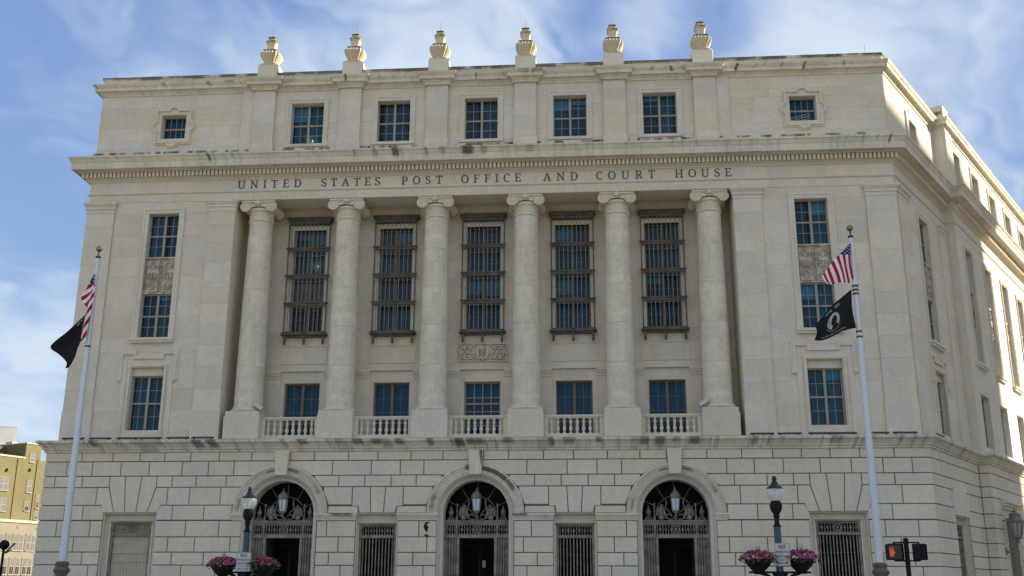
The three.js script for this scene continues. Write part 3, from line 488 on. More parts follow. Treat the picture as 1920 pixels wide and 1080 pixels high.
// inscription, one letter after another
{
  const font = await new FontLoader().loadAsync('fonts/droid/droid_serif_regular.typeface.json'), ink = std(0.075, 0.062, 0.05, 0.7, { name: 'dark_letter' });
  const words = [['UNITED', -12.38, -9.1], ['STATES', -8.06, -5.06], ['POST', -3.98, -1.9], ['OFFICE', -0.96, 2.03], ['AND', 3.12, 4.84], ['COURT', 5.76, 8.65], ['HOUSE', 9.61, 12.36]];
  for (const [w, x0, x1] of words) {
    const gs = [...w].map((ch) => { const g = new TextGeometry(ch, { font, size: 0.42, depth: 0.02, curveSegments: 4, bevelEnabled: false }); g.computeBoundingBox(); return g; });
    const tot = gs.reduce((a, g) => a + g.boundingBox.max.x - g.boundingBox.min.x, 0), gap = (x1 - x0 - tot) / (w.length - 1); let x = x0;
    for (const g of gs) { const b = g.boundingBox, wd = b.max.x - b.min.x; g.translate(x - b.min.x, 21.17, 0.0035); meshOf(g, 'letter', ink, house); x += wd + gap; }
  }
}
// closing walls, roof
{
  const back = [sidePt(U_END, OUT), [8, -44], [-20.1, -34]], roof = [[-20.05, -34], [-20.05, -0.1], [20.0, -0.1], sidePt(JOG, -0.1), sidePt(JOG, OUT - 0.1), sidePt(U_END, OUT - 0.1), [8, -44]];
  const g = (y0, y1, pts) => { const s = new THREE.Shape(pts.map((p) => new THREE.Vector2(p[0], -p[1]))), e = new THREE.ExtrudeGeometry(s, { depth: y1 - y0, bevelEnabled: false }); e.rotateX(-Math.PI / 2); e.translate(0, y0, 0); return e; };
  new MB().add(g(27.0, 27.25, roof)).build('roof', roomDark, house);
  new MB().add(sweep([[0, 0], [0, 27.4]], back)).add(sweep([[-0.3, 27.4], [-0.3, 0]], back)).build('back_wall', stone, house);
  new MB().box(-20.1, -19.7, 8.2, 27.3, -34, -0.56).box(-20.44, -19.9, 0, 8.3, -34, -0.6).build('side_wall', stone, house);
  new MB().add(g(8.1, 8.25, [[-19.8, -33], [-19.8, -2.3], [19.6, -2.3], sidePt(20, -0.5), [8, -40]])).build('upper_floor', roomDark, house);
}

// ===== rusticated ground floor: blocks with sunk joints, voussoirs, arches
const BZ = 0.40, BC = 0.335;
new MB().add(sweep([[0.36, 7.80], [0.46, 7.84], [0.46, 7.92], [0.52, 7.95], [0.55, 8.03], [0.66, 8.18], [0.74, 8.23], [0.78, 8.25], [0.78, 8.365], [-0.1, 8.48]], planPath, U0), 0, 0, true).build('belt_course', stainBelt, house);
const blockMat = () => baseStones[Math.floor(rnd() * baseStones.length)];
function rblock(pts, frame, z = BZ, mat, dz = 0) { return new MB().ext(pts, z - 0.13, z + dz, 0.017).build('stone_block', mat ?? blockMat(), house, frame); }
const GAP = 0.019;
function shrink(x0, x1, y0, y1) { return [x0 + GAP, x1 - GAP, y0 + GAP, y1 - GAP]; }
function block(x0, x1, y0, y1, frame = FRONT, z = BZ) { return rblock(rect(...shrink(x0, x1, y0, y1)), frame, z, null, rr(-0.004, 0.004)); }
// the part of a block that stays clear of a round arch
function clipped(x0, x1, y0, y1, c, R, spring) {
  [x0, x1, y0, y1] = shrink(x0, x1, y0, y1); const f = (x) => Math.abs(x - c) < R ? Math.max(y0, spring + Math.sqrt(R * R - (x - c) ** 2)) : y0;
  const top = [], N = 40, xs = []; for (let i = 0; i <= N; i++) { const x = lerp(x0, x1, i / N); if (f(x) < y1 - 0.07) xs.push(x); }
  if (xs.length < 2 || xs[xs.length - 1] - xs[0] < 0.12) return null;
  const pts = []; let last = null; xs.forEach((x, i) => { const y = f(x); if (i === 0 || i === xs.length - 1 || y > y0 + 1e-6 || (f(xs[i + 1]) > y0) || (f(xs[i - 1]) > y0)) pts.push([x, y]); });
  const lo = pts.filter((p, i) => i === 0 || i === pts.length - 1 || i % 3 === 0 || Math.abs(p[1] - y0) < 1e-6);
  lo.push([xs[xs.length - 1], y1], [xs[0], y1]); return lo;
}
const ARCH = [-9.02, 0, 9.02], R_OUT = 2.22, SPR = 5.0, WW = [-16.1, 16.1], MW = [-4.5, 4.5];
{
  seed = 900;
  const XL = -20.5, XR = 20.32, jambs = ARCH.flatMap((c) => [c - 1.74, c + 1.74]);
  const rows = {
    A: [7.40, 7.83, [-18.71, -17.2, -15.89, -14.7, -13.44, -12.07, -10.52, -7.54, -5.93, -4.56, -3.02, -1.53, 1.5, 3.1, 4.47, 6.01, 7.48, 10.49, 12.04, 13.41, 14.69, 15.95, 17.25, 18.75], ARCH.map((c) => [c - 0.335, c + 0.335])],
    B: [6.72, 7.40, [-19.39, -18.15, -16.76, -15.39, -13.81, -12.55, -11.33, -6.67, -4.85, -3.5, -2.4, 2.34, 4.17, 5.53, 6.63, 11.34, 12.57, 13.85, 15.47, 16.84, 18.22, 19.49], ARCH.map((c) => [c - 0.30, c + 0.30])],
    C: [6.20, 6.72, [-19.9, -18.57, -14.24, -13.09, -11.65, -6.34, -5.13, -3.91, -2.74, 2.69, 3.9, 5.12, 6.31, 11.65, 13.1, 14.26, 18.68], [...ARCH.map((c) => [c, c]), ...WW.map((c) => [c - 1.13, c + 1.13])]],
    D: [5.38, 6.20, [-18.95, -13.35, -11.88, -3.4, 3.4, 11.88, 18.94], [...ARCH.map((c) => [c, c]), ...WW.map((c) => [c - 1.70, c + 1.70]), ...MW.map((c) => [c - 1.18, c + 1.18])]],
    E: [4.70, 5.38, [-19.27, -18.38, -14.1, -12.6, 12.6, 14.13, 18.44], [[-11.27, 11.27], ...WW.map((c) => [c - 1.28, c + 1.28])]],
    F: [3.95, 4.68, [-19.56, -17.96, -13.41, -11.84, -6.8, -2.56, 2.54, 6.79, 11.86, 13.4, 18.07, 19.5]],
    G: [3.27, 3.95, [-18.67, -14.19, -12.92, -11.26, -6.24, -2.18, 2.18, 6.23, 11.29, 12.95, 14.22, 18.7]],
    H: [2.70, 3.27, [-19.11, -18.19, -13.95, -12.45, -6.65, -2.8, 2.8, 6.64, 11.52, 13.0, 17.88, 19.21]],
    I: [2.0, 2.70, [-19.4, -17.84, -13.46, -11.86, -6.09, -2.32, 2.34, 6.09, 11.9, 13.5, 17.9, 19.51]],
    J: [1.2, 2.0, [-18.9, -13.9, -12.3, -6.5, -2.7, 2.7, 6.5, 12.3, 13.9, 18.6]],
    K: [0.15, 1.2, [-19.3, -17.9, -13.2, -11.6, -6.2, -2.4, 2.4, 6.2, 11.6, 13.2, 17.9, 19.3]],
  };
  for (const [k, [y0, y1, joints, gaps0]] of Object.entries(rows)) {
    const gaps = gaps0 ?? [...ARCH.map((c) => [c - 1.74, c + 1.74]), ...WW.map((c) => [c - 1.28, c + 1.28]), ...MW.map((c) => [c - 0.97, c + 0.97])];
    let segs = [[XL, XR]]; for (const [a, b] of gaps) segs = segs.flatMap(([p, q]) => b <= p || a >= q ? [[p, q]] : [[p, a], [b, q]].filter(([s, t]) => t - s > 0.05));
    for (const [p, q] of segs) {
      const cuts = [p, ...joints.filter((j) => j > p + 0.15 && j < q - 0.15), q];
      for (let i = 0; i < cuts.length - 1; i++) {
        const a = cuts[i], b = cuts[i + 1];
        if ('BCD'.includes(k)) { const c = ARCH.reduce((m, x) => Math.abs((a + b) / 2 - x) < Math.abs((a + b) / 2 - m) ? x : m); if (Math.min(Math.abs(a - c), Math.abs(b - c)) < R_OUT) { const pts = clipped(a, b, y0, y1, c, R_OUT, SPR); if (pts) rblock(pts, FRONT); continue; } }
        if (k === 'E') { const w = WW.find((c) => Math.abs(b - c + 1.28) < 0.01 || Math.abs(a - c - 1.28) < 0.01); if (w !== undefined) { const s = b < w ? -1 : 1, e = w + s * 1.28, o = s < 0 ? a : b, g = GAP, P = [[o - s * g, y0 + g], [e, y0 + g], [e, 5.05], [w + s * 1.45, y1 - g], [o - s * g, y1 - g]]; rblock(s < 0 ? P : P.reverse(), FRONT); continue; } }
        block(a, b, y0, y1);
      }
    }
  }
  // flat arches over the windows
  const wedge = (c, pts, frame = FRONT, z = BZ) => { const cx = pts.reduce((a, p) => a + p[0], 0) / pts.length; rblock(pts.map(([x, y]) => [c + x + (x < cx - 0.02 ? GAP : x > cx + 0.02 ? -GAP : 0), y]), frame, z, null, 0.006); };
  const five = (c, frame, z) => {
    const b = 5.06, t = 6.70; wedge(c, [[-0.27, b], [0.27, b], [0.40, t], [-0.40, t]], frame, z);
    wedge(c, [[-0.80, b], [-0.27, b], [-0.40, t], [-1.13, t], [-1.13, 6.2]], frame, z); wedge(c, [[0.27, b], [0.80, b], [1.13, 6.2], [1.13, t], [0.40, t]], frame, z);
    const L = [[-1.70, 5.40], [-1.45, 5.40], [-1.28, b], [-0.80, b], [-1.13, 6.18], [-1.70, 6.18]]; wedge(c, L, frame, z); wedge(c, L.map(([x, y]) => [-x, y]).reverse(), frame, z);
  };
  for (const c of WW) five(c, FRONT, BZ);
  for (const c of MW) {
    const b = 5.03, t = 6.18; wedge(c, [[-0.29, b], [0.29, b], [0.36, t], [-0.36, t]]);
    const L = [[-1.18, 5.33], [-0.90, 5.33], [-0.83, b], [-0.29, b], [-0.36, t], [-1.18, t]]; wedge(c, L); wedge(c, L.map(([x, y]) => [-x, y]).reverse());
    for (const s of [-1, 1]) { const e = c + s * 1.18, k = c + s * 0.86, k0 = c + s * 0.90; let o = ARCH.reduce((m, x) => Math.abs(e + s * 2 - x) < Math.abs(e + s * 2 - m) ? x : m) - s * (R_OUT + 0.01); const P = s < 0 ? [[o, 5.02], [k - 0.03, 5.02], [k0 - 0.02, 5.31], [o + 0.03, 5.31]] : [[k + 0.03, 5.02], [o, 5.02], [o - 0.03, 5.31], [k0 + 0.02, 5.31]]; rblock(P, FRONT); }
    // a filler strip above the low block up to the course line
  }
  // backing of the joints
  const archHole = (c) => { const p = [[c - 1.735, 0], [c - 1.735, SPR]]; for (let i = 1; i < 24; i++) { const a = Math.PI * (1 - i / 24); p.push([c + 1.735 * Math.cos(a), SPR + 1.735 * Math.sin(a)]); } p.push([c + 1.735, SPR], [c + 1.735, 0]); return p; };
  const outer = [[-20.44, 0]]; for (const c of [-16.1, -9.02, -4.5, 0, 4.5, 9.02, 16.1]) if (ARCH.includes(c)) outer.push(...archHole(c)); else { const h = WW.includes(c) ? 1.28 : 0.97, t = WW.includes(c) ? 5.05 : 5.02; outer.push([c - h, 0.9], [c - h, t], [c + h, t], [c + h, 0.9], ); }
  const holes = []; const solid = [[-20.44, 0]]; for (const c of ARCH) solid.push(...archHole(c)); solid.push([20.28, 0], [20.28, 7.86], [-20.44, 7.86]);
  for (const c of WW) holes.push(rect(c - 1.28, c + 1.28, 0.9, 5.05)); for (const c of MW) holes.push(rect(c - 0.97, c + 0.97, 0.9, 5.02));
  new MB().ext(solid, -0.62, BC, 0, holes).build('base_wall', mortar, house);
  // arches
  const mould = stainMat(stainTex(1024, 64, 16, 2, [[2.0, 1.5, 1.2, 0.3, 1], [2.9, 1.55, 0.5, 0.35, 1], [1.3, 1.5, 0.6, 0.3, 0.8], [5.2, 1.5, 0.5, 0.25, 0.5]], 480, 0.15), 1.0);
  const mould2 = stainMat(stainTex(1024, 64, 16, 2, [[2.4, 1.5, 0.5, 0.2, 0.8], [3.3, 1.5, 0.35, 0.15, 0.7], [1.0, 1.5, 0.3, 0.2, 0.5], [5.3, 1.5, 0.4, 0.15, 0.5]], 490, 0.1), 1.0);
  const keyStain = stainMat(stainTex(256, 128, 2, 2, [[0.27, 0.0, 0.10, 1.1, 1], [0.22, 0.1, 0.07, 0.5, 0.9]], 495, 0.1), 1.0);
  ARCH.forEach((c, i) => {
    const prof = [[2.215, 0.30], [2.215, 0.50], [2.17, 0.53], [2.12, 0.53], [2.09, 0.49], [2.00, 0.475], [1.98, 0.45], [1.86, 0.44], [1.84, 0.415], [1.76, 0.41], [1.74, 0.38]];
    new MB().add(archSweep(prof, c, SPR, null, 40), 0, 0, true).build('archivolt', i === 1 ? mould : mould2, house);
    new MB().add(archSweep([[1.74, 0.42], [1.70, 0.38], [1.66, 0.28], [1.60, 0.18], [1.52, 0.11], [1.50, 0.10], [1.50, -0.75]], c, SPR, 0, 40)).build('arch_reveal', stones[4], house);
    const k = new MB().ext([[-0.27, 6.71], [0.27, 6.71], [0.34, 7.83], [-0.34, 7.83]], 0.2, 0.66, 0.02); const km = k.build('keystone', i === 1 ? keyStain : stones[2], house); km.position.x = c;
    new MB().box(c - 2.9, c + 2.9, 0.14, 0.30, 0.3, 1.6).box(c - 2.6, c + 2.6, 0.30, 0.46, -2.4, 1.25).box(c - 2.3, c + 2.3, 0.46, 0.62, -2.4, 0.9).build('step', stones[5], house);
  });
  const impost = (x0, x1, i) => { const m = new MB().box(x0, x1, 4.69, 4.80, 0.25, 0.43).box(x0 - 0.02, x1 + 0.02, 4.80, 4.90, 0.25, 0.47).box(x0 - 0.06, x1 + 0.06, 4.90, 4.995, 0.25, 0.53); m.build('impost', i, house); };
  const impMat = stainMat(stainTex(512, 64, 8, 8, [[1.4, 3.0, 0.3, 0.15, 1], [2.0, 3.0, 0.6, 0.2, 1], [-6.3 + 8, 3.0, 0.5, 0.2, 1]], 498, 0.1), 1.0);
  impost(-7.28, -5.47, impMat); impost(-3.53, -1.74, stone); impost(1.74, 3.53, impMat); impost(5.47, 7.28, stone); impost(-11.27, -10.76, stone); impost(10.76, 11.27, stone);
  // window jambs, frames and grilles of the ground floor
  const fret = (m, c, hw, y0, y1, z, n, medal) => { m.box(c - hw, c + hw, y1 - 0.05, y1, z - 0.05, z + 0.05).box(c - hw, c + hw, y0, y0 + 0.05, z - 0.05, z + 0.05); for (let i = 0; i < n; i++) { const x = c - hw + 2 * hw * (i + 0.5) / n, mid = (y0 + y1) / 2; if (medal && Math.abs(x - c) < 0.13) continue; m.box(x - 0.018, x + 0.018, y0, y1, z - 0.02, z + 0.02); if (i % 2) m.sph(0.07, x, mid, z, 1, 0.9, 0.5, 8); } if (medal) { m.torus(0.14, 0.03, c, (y0 + y1) / 2, z, 14); m.sph(0.07, c, (y0 + y1) / 2, z, 1, 1.2, 0.6, 8); for (const [dx, dy] of [[-0.1, -0.17], [0.1, -0.17], [-0.1, 0.17], [0.1, 0.17]]) m.sph(0.045, c + dx, (y0 + y1) / 2 + dy, z, 1, 1, 0.6, 6); } };
  const groundWindow = (c, hw, top, fhw, ftop, frame, z, blind) => {
    const j = new MB(); j.box(c - hw - 0.001, c - hw + 0.05, 0.9, top - 0.03, z - 0.95, z - 0.08).box(c + hw - 0.05, c + hw + 0.001, 0.9, top - 0.03, z - 0.95, z - 0.08).box(c - hw, c + hw, top - 0.045, top + 0.001, z - 0.95, z - 0.075).box(c - hw - 0.1, c + hw + 0.1, 0.82, 1.0, z - 0.95, z + 0.08);
    j.build('window_jamb', stone, house, frame);
    new MB().ext(uBand(c, fhw + 0.05, hw - 0.05, 1.0, ftop + 0.06, top - 0.05), z - 0.6, z - 0.34).ext(uBand(c, fhw + 0.05, fhw + 0.14, 1.0, ftop + 0.06, ftop + 0.15), z - 0.4, z - 0.30).build('window_surround', stones[5], house, frame);
    const gz = z - 0.42, m = new MB(); m.box(c - fhw - 0.05, c - fhw + 0.05, 1.0, ftop, gz - 0.05, gz + 0.06).box(c + fhw - 0.05, c + fhw + 0.05, 1.0, ftop, gz - 0.05, gz + 0.06).box(c - fhw - 0.09, c + fhw + 0.09, ftop, ftop + 0.09, gz - 0.05, gz + 0.13).box(c - fhw - 0.07, c + fhw + 0.07, ftop - 0.58, ftop - 0.50, gz - 0.05, gz + 0.10);
    const w = m.build('ground_floor_grille', greyBronze, house, frame);
    const f = new MB(); fret(f, c, fhw - 0.05, ftop - 0.50, ftop - 0.02, gz, hw > 1.1 ? 14 : 12, hw > 1.1); f.build('fretwork', greyBronze, w, frame);
    const b = new MB(), n = hw > 1.1 ? 12 : 10; for (let i = 0; i < n; i++) { const x = c - fhw + 0.05 + (2 * fhw - 0.1) * (i + 0.5) / n; const bw = blind ? 0.013 : 0.022; b.box(x - bw, x + bw, 1.0, ftop - 0.58, gz - bw, gz + bw); b.sph(0.04, x, ftop - 1.35, gz, 1, 1.3, 1, 6); b.sph(0.04, x, ftop - 1.75, gz, 1, 1.3, 1, 6); } b.build('bar_screen', blind ? panelMetal : greyBronze, w, frame);
    const back = new MB().box(c - fhw, c + fhw, 1.0, ftop, blind ? gz - 0.12 : gz - 0.34, blind ? gz - 0.08 : gz - 0.3).build(blind ? 'window_blind' : 'dark_pane', blind ? paleBlind : darkGlass, w, frame);
    if (blind) { const s = new MB(); for (let i = 0; i < 26; i++) s.box(c - fhw + 0.05, c + fhw - 0.05, 1.05 + i * 0.115, 1.05 + i * 0.115 + 0.03, gz - 0.08, gz - 0.055); s.build('blind_slats', paleBlind, w, frame); }
  };
  groundWindow(-16.1, 1.28, 5.05, 0.92, 4.60, FRONT, BZ, true); groundWindow(16.1, 1.28, 5.05, 0.92, 4.64, FRONT, BZ, false); for (const c of MW) groundWindow(c, 0.97, 5.02, 0.80, 4.50, FRONT, BZ, false);
  // black mould patch beside the middle door
  const mp = std(0.03, 0.028, 0.025, 0.95, { name: 'black_mould' }); const M2 = new MB(); for (const [dx, dy, a, b] of [[0, 0, 0.10, 0.14], [0.03, -0.17, 0.05, 0.07], [0.02, 0.16, 0.07, 0.06], [0.12, 0.19, 0.04, 0.04], [0.0, -0.36, 0.07, 0.04], [0.06, -0.40, 0.08, 0.04], [0.05, -0.07, 0.05, 0.06]]) { const p = []; for (let i = 0; i < 14; i++) { const t = i / 14 * 6.283, r = 0.75 + 0.5 * rnd(); p.push([-2.24 + dx + a * r * Math.cos(t), 4.4 + dy + b * r * Math.sin(t)]); } M2.ext(p, BZ, BZ + 0.006); } M2.build('mould_patch', mp, house);

  // ===== entrances: dark recess, doors, bronze screen, transom band, eagles and lunette
  ARCH.forEach((c, i) => {
    const z = -0.42, E = new THREE.Group(); E.name = 'entrance_screen'; E.position.x = c; house.add(E);
    const F = new MB(); for (const s of [-1, 1]) { F.box(s * 1.46 - 0.05, s * 1.46 + 0.05, 0.6, 4.7, z - 0.08, z + 0.06); F.box(s * 0.86 - 0.06, s * 0.86 + 0.06, 0.6, 4.0, z - 0.08, z + 0.08); F.box(s * 0.93 - 0.045, s * 0.93 + 0.045, 4.0, 4.6, z - 0.06, z + 0.08); }
    F.box(-1.5, 1.5, 3.94, 4.07, z - 0.09, z + 0.10); F.box(-1.5, 1.5, 4.55, 4.66, z - 0.09, z + 0.10); F.box(-1.5, 1.5, 4.66, 4.72, z - 0.09, z + 0.16);
    F.build('screen_frame', greyBronze, E);
    for (const s of [-1, 1]) { const b = new MB(); for (let k = 0; k < 4; k++) { const x = s * (0.985 + 0.125 * k); b.box(x - 0.026, x + 0.026, 0.6, 3.94, z - 0.03, z + 0.03); b.sph(0.04, x, 3.1, z, 1, 1.4, 1, 6); b.sph(0.04, x, 2.5, z, 1, 1.4, 1, 6); } b.box(s * 1.17 - 0.27, s * 1.17 + 0.27, 0.6, 3.94, z - 0.12, z - 0.07); b.build('side_bars', greyBronze, E); }
    const f = new MB(); fret(f, 0, 0.88, 4.07, 4.55, z, 14, true); for (const s of [-1, 1]) fret(f, s * 1.19, 0.22, 4.07, 4.55, z, 4, false); f.build('fretwork', greyBronze, E);
    new MB().box(-1.48, 1.48, 4.07, 4.56, z - 0.14, z - 0.10).build('dark_pane', darkGlass, E);
    // lunette: dark glass with radiating bars
    const half = []; for (let k = 0; k <= 24; k++) { const a = Math.PI * k / 24; half.push([1.5 * Math.cos(a), 4.9 + 1.6 * Math.sin(a)]); } half.push([-1.5, 4.6], [1.5, 4.6]);
    new MB().ext(half, z - 0.42, z - 0.38).build('lunette_glass', darkGlass, E);
    const rad = new MB(); rad.torus(0.85, 0.022, 0, 4.98, z - 0.36, 24, Math.PI); for (const a of [25, 58, 90, 122, 155]) { const t = a * Math.PI / 180; rad.rod([0.85 * Math.cos(t), 4.98 + 0.85 * Math.sin(t), z - 0.36], [1.5 * Math.cos(t), 4.98 + 1.5 * Math.sin(t), z - 0.36], 0.018); } rad.build('radial_bars', greyBronze, E);
    for (const s of [-1, 1]) {
      const g = new MB(), x = s * 1.2; for (const a of [-1, 0, 1]) g.rod([x + a * 0.13, 4.72, z], [x + a * 0.05, 4.96, z], 0.022); g.torus(0.06, 0.02, x - 0.1, 4.76, z, 8).torus(0.06, 0.02, x + 0.1, 4.76, z, 8); g.sph(0.12, x, 5.08, z, 1, 1.05, 0.8, 10); g.lathe([[0.05, 5.18], [0.08, 5.22], [0.03, 5.27], [0.02, 5.38], [0.001, 5.41]], x, 0, z, 8); g.build('ball_finial', greyBronze, E);
      const p = new MB(); const px = s * 0.93; p.box(px - 0.05, px + 0.05, 4.72, 4.92, z - 0.05, z + 0.05).lathe([[0.035, 4.92], [0.03, 5.1], [0.05, 5.13], [0.03, 5.16], [0.028, 5.38], [0.06, 5.42], [0.05, 5.46], [0.001, 5.5]], px, 0, z, 8); p.build('finial_post', greyBronze, E);
      const e = new MB(), ex = s * 0.64; e.sph(0.12, ex, 4.84, z, 1.2, 1, 0.7, 8).sph(0.14, ex, 5.12, z, 0.85, 1.55, 0.8, 10).sph(0.07, ex - s * 0.05, 5.37, z, 1.1, 1, 0.9, 8); e.add(new THREE.ConeGeometry(0.03, 0.1, 6).rotateZ(s * 1.9).translate(ex - s * 0.13, 5.35, z)); for (const q of [-1, 1]) for (let k = 0; k < 4; k++) e.rod([ex + q * (0.10 + 0.028 * k), 5.34 - 0.05 * k, z + 0.03], [ex + q * (0.12 + 0.025 * k), 4.92, z + 0.02], 0.022, 5); for (const q of [-1, 1]) e.rod([ex + q * 0.06, 4.95, z + 0.05], [ex + q * 0.06, 4.84, z + 0.05], 0.03, 5); e.build('eagle', greyBronze, E);
      const v = new MB(), vx = s * 0.38; v.tube([[s * 0.08, 4.80, z], [s * 0.26, 4.77, z], [s * 0.40, 4.86, z], [s * 0.32, 5.0, z], [s * 0.22, 4.94, z]], 0.03, 16, 5).tube([[s * 0.14, 4.9, z], [s * 0.26, 5.12, z], [s * 0.40, 5.24, z], [s * 0.38, 5.46, z]], 0.03, 14, 5).tube([[s * 0.46, 4.8, z], [s * 0.42, 5.0, z], [s * 0.48, 5.2, z], [s * 0.4, 5.4, z]], 0.024, 12, 5).lathe([[0.03, 5.44], [0.05, 5.5], [0.03, 5.56], [0.045, 5.6], [0.02, 5.64], [0.001, 5.73]], vx, 0, z, 8); v.build('scroll_work', greyBronze, E);
    }
    new MB().lathe([[0.03, 4.72], [0.08, 4.76], [0.05, 4.82], [0.1, 4.86], [0.05, 4.9]], 0, 0, z, 10).build('lantern_boss', greyBronze, E);
    // door leaf recess
    const r = new MB(); r.box(-0.82, 0.82, 0.62, 3.95, z - 1.35, z - 1.30).box(-0.86, -0.80, 0.62, 3.95, z - 1.3, z - 0.1).box(0.80, 0.86, 0.62, 3.95, z - 1.3, z - 0.1).box(-0.86, 0.86, 3.93, 3.97, z - 1.3, z - 0.1); r.build('door_recess', roomDark, E);
    const dk = std(0.006, 0.006, 0.006, 0.8, { name: 'dark_door_frame' }), d = new MB(); for (const x of [-0.80, -0.02, 0.02, 0.80]) d.box(x - 0.035, x + 0.035, 0.62, 3.84, z - 1.29, z - 1.22); d.box(-0.8, 0.8, 3.62, 3.70, z - 1.292, z - 1.215).box(-0.8, 0.8, 3.86, 3.93, z - 1.29, z - 1.22); const dr = d.build('door', dk, E);
    new MB().box(-0.8, 0.8, 0.66, 3.9, z - 1.27, z - 1.26).build('door_glass', darkGlass, dr);
    if (i === 1) new MB().box(0.14, 0.29, 2.66, 2.98, z - 1.21, z - 1.20).build('notice', std(0.30, 0.45, 0.6, 0.6), dr);
    // hanging lantern in front of the screen
    const L = thing('entrance_lantern', ['grey bronze lantern hanging in the left of the three entrance arches', 'grey bronze lantern hanging in the middle entrance arch, above the blue door notice', 'grey bronze lantern hanging in the right of the three entrance arches'][i], 'lantern', 'lanterns in the entrance arches', [c, 4.9, -0.05]);
    const fr = new MB(); const hex = (r0, r1, h, y, n = 6) => { const g = new THREE.CylinderGeometry(r1, r0, h, n); g.translate(0, y + h / 2, 0); return g; };
    fr.add(hex(0.16, 0.18, 0.05, 0.19)).add(hex(0.25, 0.22, 0.06, 0.76)).add(hex(0.24, 0.20, 0.16, 0.82)).add(hex(0.22, 0.08, 0.14, 0.98)).lathe([[0.05, 1.12], [0.07, 1.15], [0.03, 1.18], [0.02, 1.25], [0.001, 1.3]], 0, 0, 0, 8);
    for (let k = 0; k < 6; k++) { const a = k * Math.PI / 3; fr.rod([0.16 * Math.sin(a), 0.22, 0.16 * Math.cos(a)], [0.225 * Math.sin(a), 0.78, 0.225 * Math.cos(a)], 0.016, 5); fr.sph(0.035, 0.22 * Math.sin(a), 0.9, 0.22 * Math.cos(a), 1, 1.3, 1, 6); }
    fr.rod([0, 0.45, -0.1], [0, 0.9, -0.36], 0.02); fr.lathe([[0.02, -0.05], [0.06, 0.0], [0.04, 0.06], [0.1, 0.12], [0.16, 0.19]], 0, 0, 0, 8); fr.rod([0, 0.05, 0], [0, -0.05, -0.36], 0.03);
    fr.build('lantern_frame', greyBronze, L); meshOf(boxUV(hex(0.15, 0.21, 0.53, 0.24)), 'frosted_glass', std(0.62, 0.70, 0.74, 0.35), L);
  });

  // ===== the side street front beyond the right corner
  const S1 = SIDE, b1 = 0.40, b2 = OUT + 0.40, jog = JOG - 0.4, dw = [9.9, 13.4], WS = 4.15;
  const winH = [WS - 1.28, WS + 1.28, 0.9, 5.05];
  new MB().ext(rect(-0.18, jog, 0, 7.86), -0.6, BC, 0, [rect(winH[0], winH[1], 0.9, 5.05)]).build('base_wall', mortar, house, S1);
  new MB().ext([[jog - 0.06, 0], [dw[0], 0], [dw[0], 6.2], [dw[1], 6.2], [dw[1], 0], [U_END, 0], [U_END, 7.86], [jog - 0.06, 7.86]], -0.2, b2 - 0.065).build('base_wall', mortar, house, S1);
  const rowsY = Object.values(rows).map((r) => [r[0], r[1]]).concat([]);
  rowsY.forEach(([y0, y1], r) => {
    const yy0 = r === 4 ? 4.68 : y0;
    const run = (a, b, z, joinAt) => { let x = a; while (x < b - 0.2) { let e = Math.min(b, x + rr(1.2, 2.0)); if (b - e < 0.7) e = b; block(x, e, yy0, y1, S1, z); x = e; } };
    const hw = r === 2 ? 1.13 : r === 3 ? 1.70 : r > 3 ? 1.28 : 0;
    if (hw) { run(-0.22, WS - hw, b1); run(WS + hw, jog, b1); } else run(-0.22, jog, b1);
    // jog face and the projecting part
    if (y0 < 6.15) { const d0 = 11.65; run(jog, r === 3 ? dw[0] : dw[0], b2); run(dw[1], 16.6, b2); } else run(jog, 16.6, b2);
  });
  five(WS, S1, b1); groundWindow(WS, 1.28, 5.05, 0.92, 4.64, S1, b1, false);
  { const far = new MB(); seed = 990; rowsY.forEach(([y0, y1]) => { let x = 16.6; while (x < U_END - 1) { const e = x + rr(1.2, 2.0); far.ext(rect(...shrink(x, e, y0, y1)), b2 - 0.13, b2, 0.022); x = e; } }); stuff(far.build('far_blocks', baseStones[0], house, S1)); }
  { const jf = new MB(), jm = new THREE.Matrix4().makeBasis(V3(DN[0], 0, DN[1]), V3(0, 1, 0), V3(-DU[0], 0, -DU[1])).setPosition(...(() => { const p = sidePt(jog - 0.06, 0); return [p[0], 0, p[1]]; })()); rowsY.forEach(([y0, y1]) => jf.ext(rect(...shrink(0.41, b2 + 0.0, y0, y1)), -0.1, 0.06, 0.022)); jf.build('return_blocks', baseStones[1], house, jm); }
  // side door: stone frame with cornice, dark doorway
  const D = new MB(), m = 11.65; D.ext(uBand(m, 1.2, 1.72, 0.1, 5.3, 5.75), b2 - 0.9, b2 - 0.05).ext(uBand(m, 1.2, 1.34, 0.1, 5.3, 5.44), b2 - 0.5, b2 + 0.0).box(m - 1.72, m + 1.72, 5.75, 5.9, b2 - 0.5, b2 + 0.1).box(m - 1.76, m + 1.76, 5.9, 6.03, b2 - 0.5, b2 + 0.2).box(m - 1.8, m + 1.8, 6.03, 6.17, b2 - 0.5, b2 + 0.32); D.build('door_surround', stone, house, S1);
  new MB().box(m - 1.2, m + 1.2, 0.1, 5.3, b2 - 0.86, b2 - 0.8).box(m - 0.03, m + 0.03, 0.1, 4, b2 - 0.8, b2 - 0.74).box(m - 1.2, m + 1.2, 3.9, 4.05, b2 - 0.8, b2 - 0.72).build('side_door', bronze, house, S1);

  // upper storeys of the side
  const h1 = 0.8; seed = 1010;
  const z1holes = [rect(WS + 0.15 - h1, WS + 0.15 + h1, 13.48, 19.93), rect(WS + 0.2 - 0.82, WS + 0.2 + 0.82, 8.92, 12.0)], c1 = WS + 0.15;
  new MB().ext(rect(0, JOG + 0.3, 8.3, 20.6), -0.6, -0.02, 0, z1holes).build('wall', stone, house, S1);
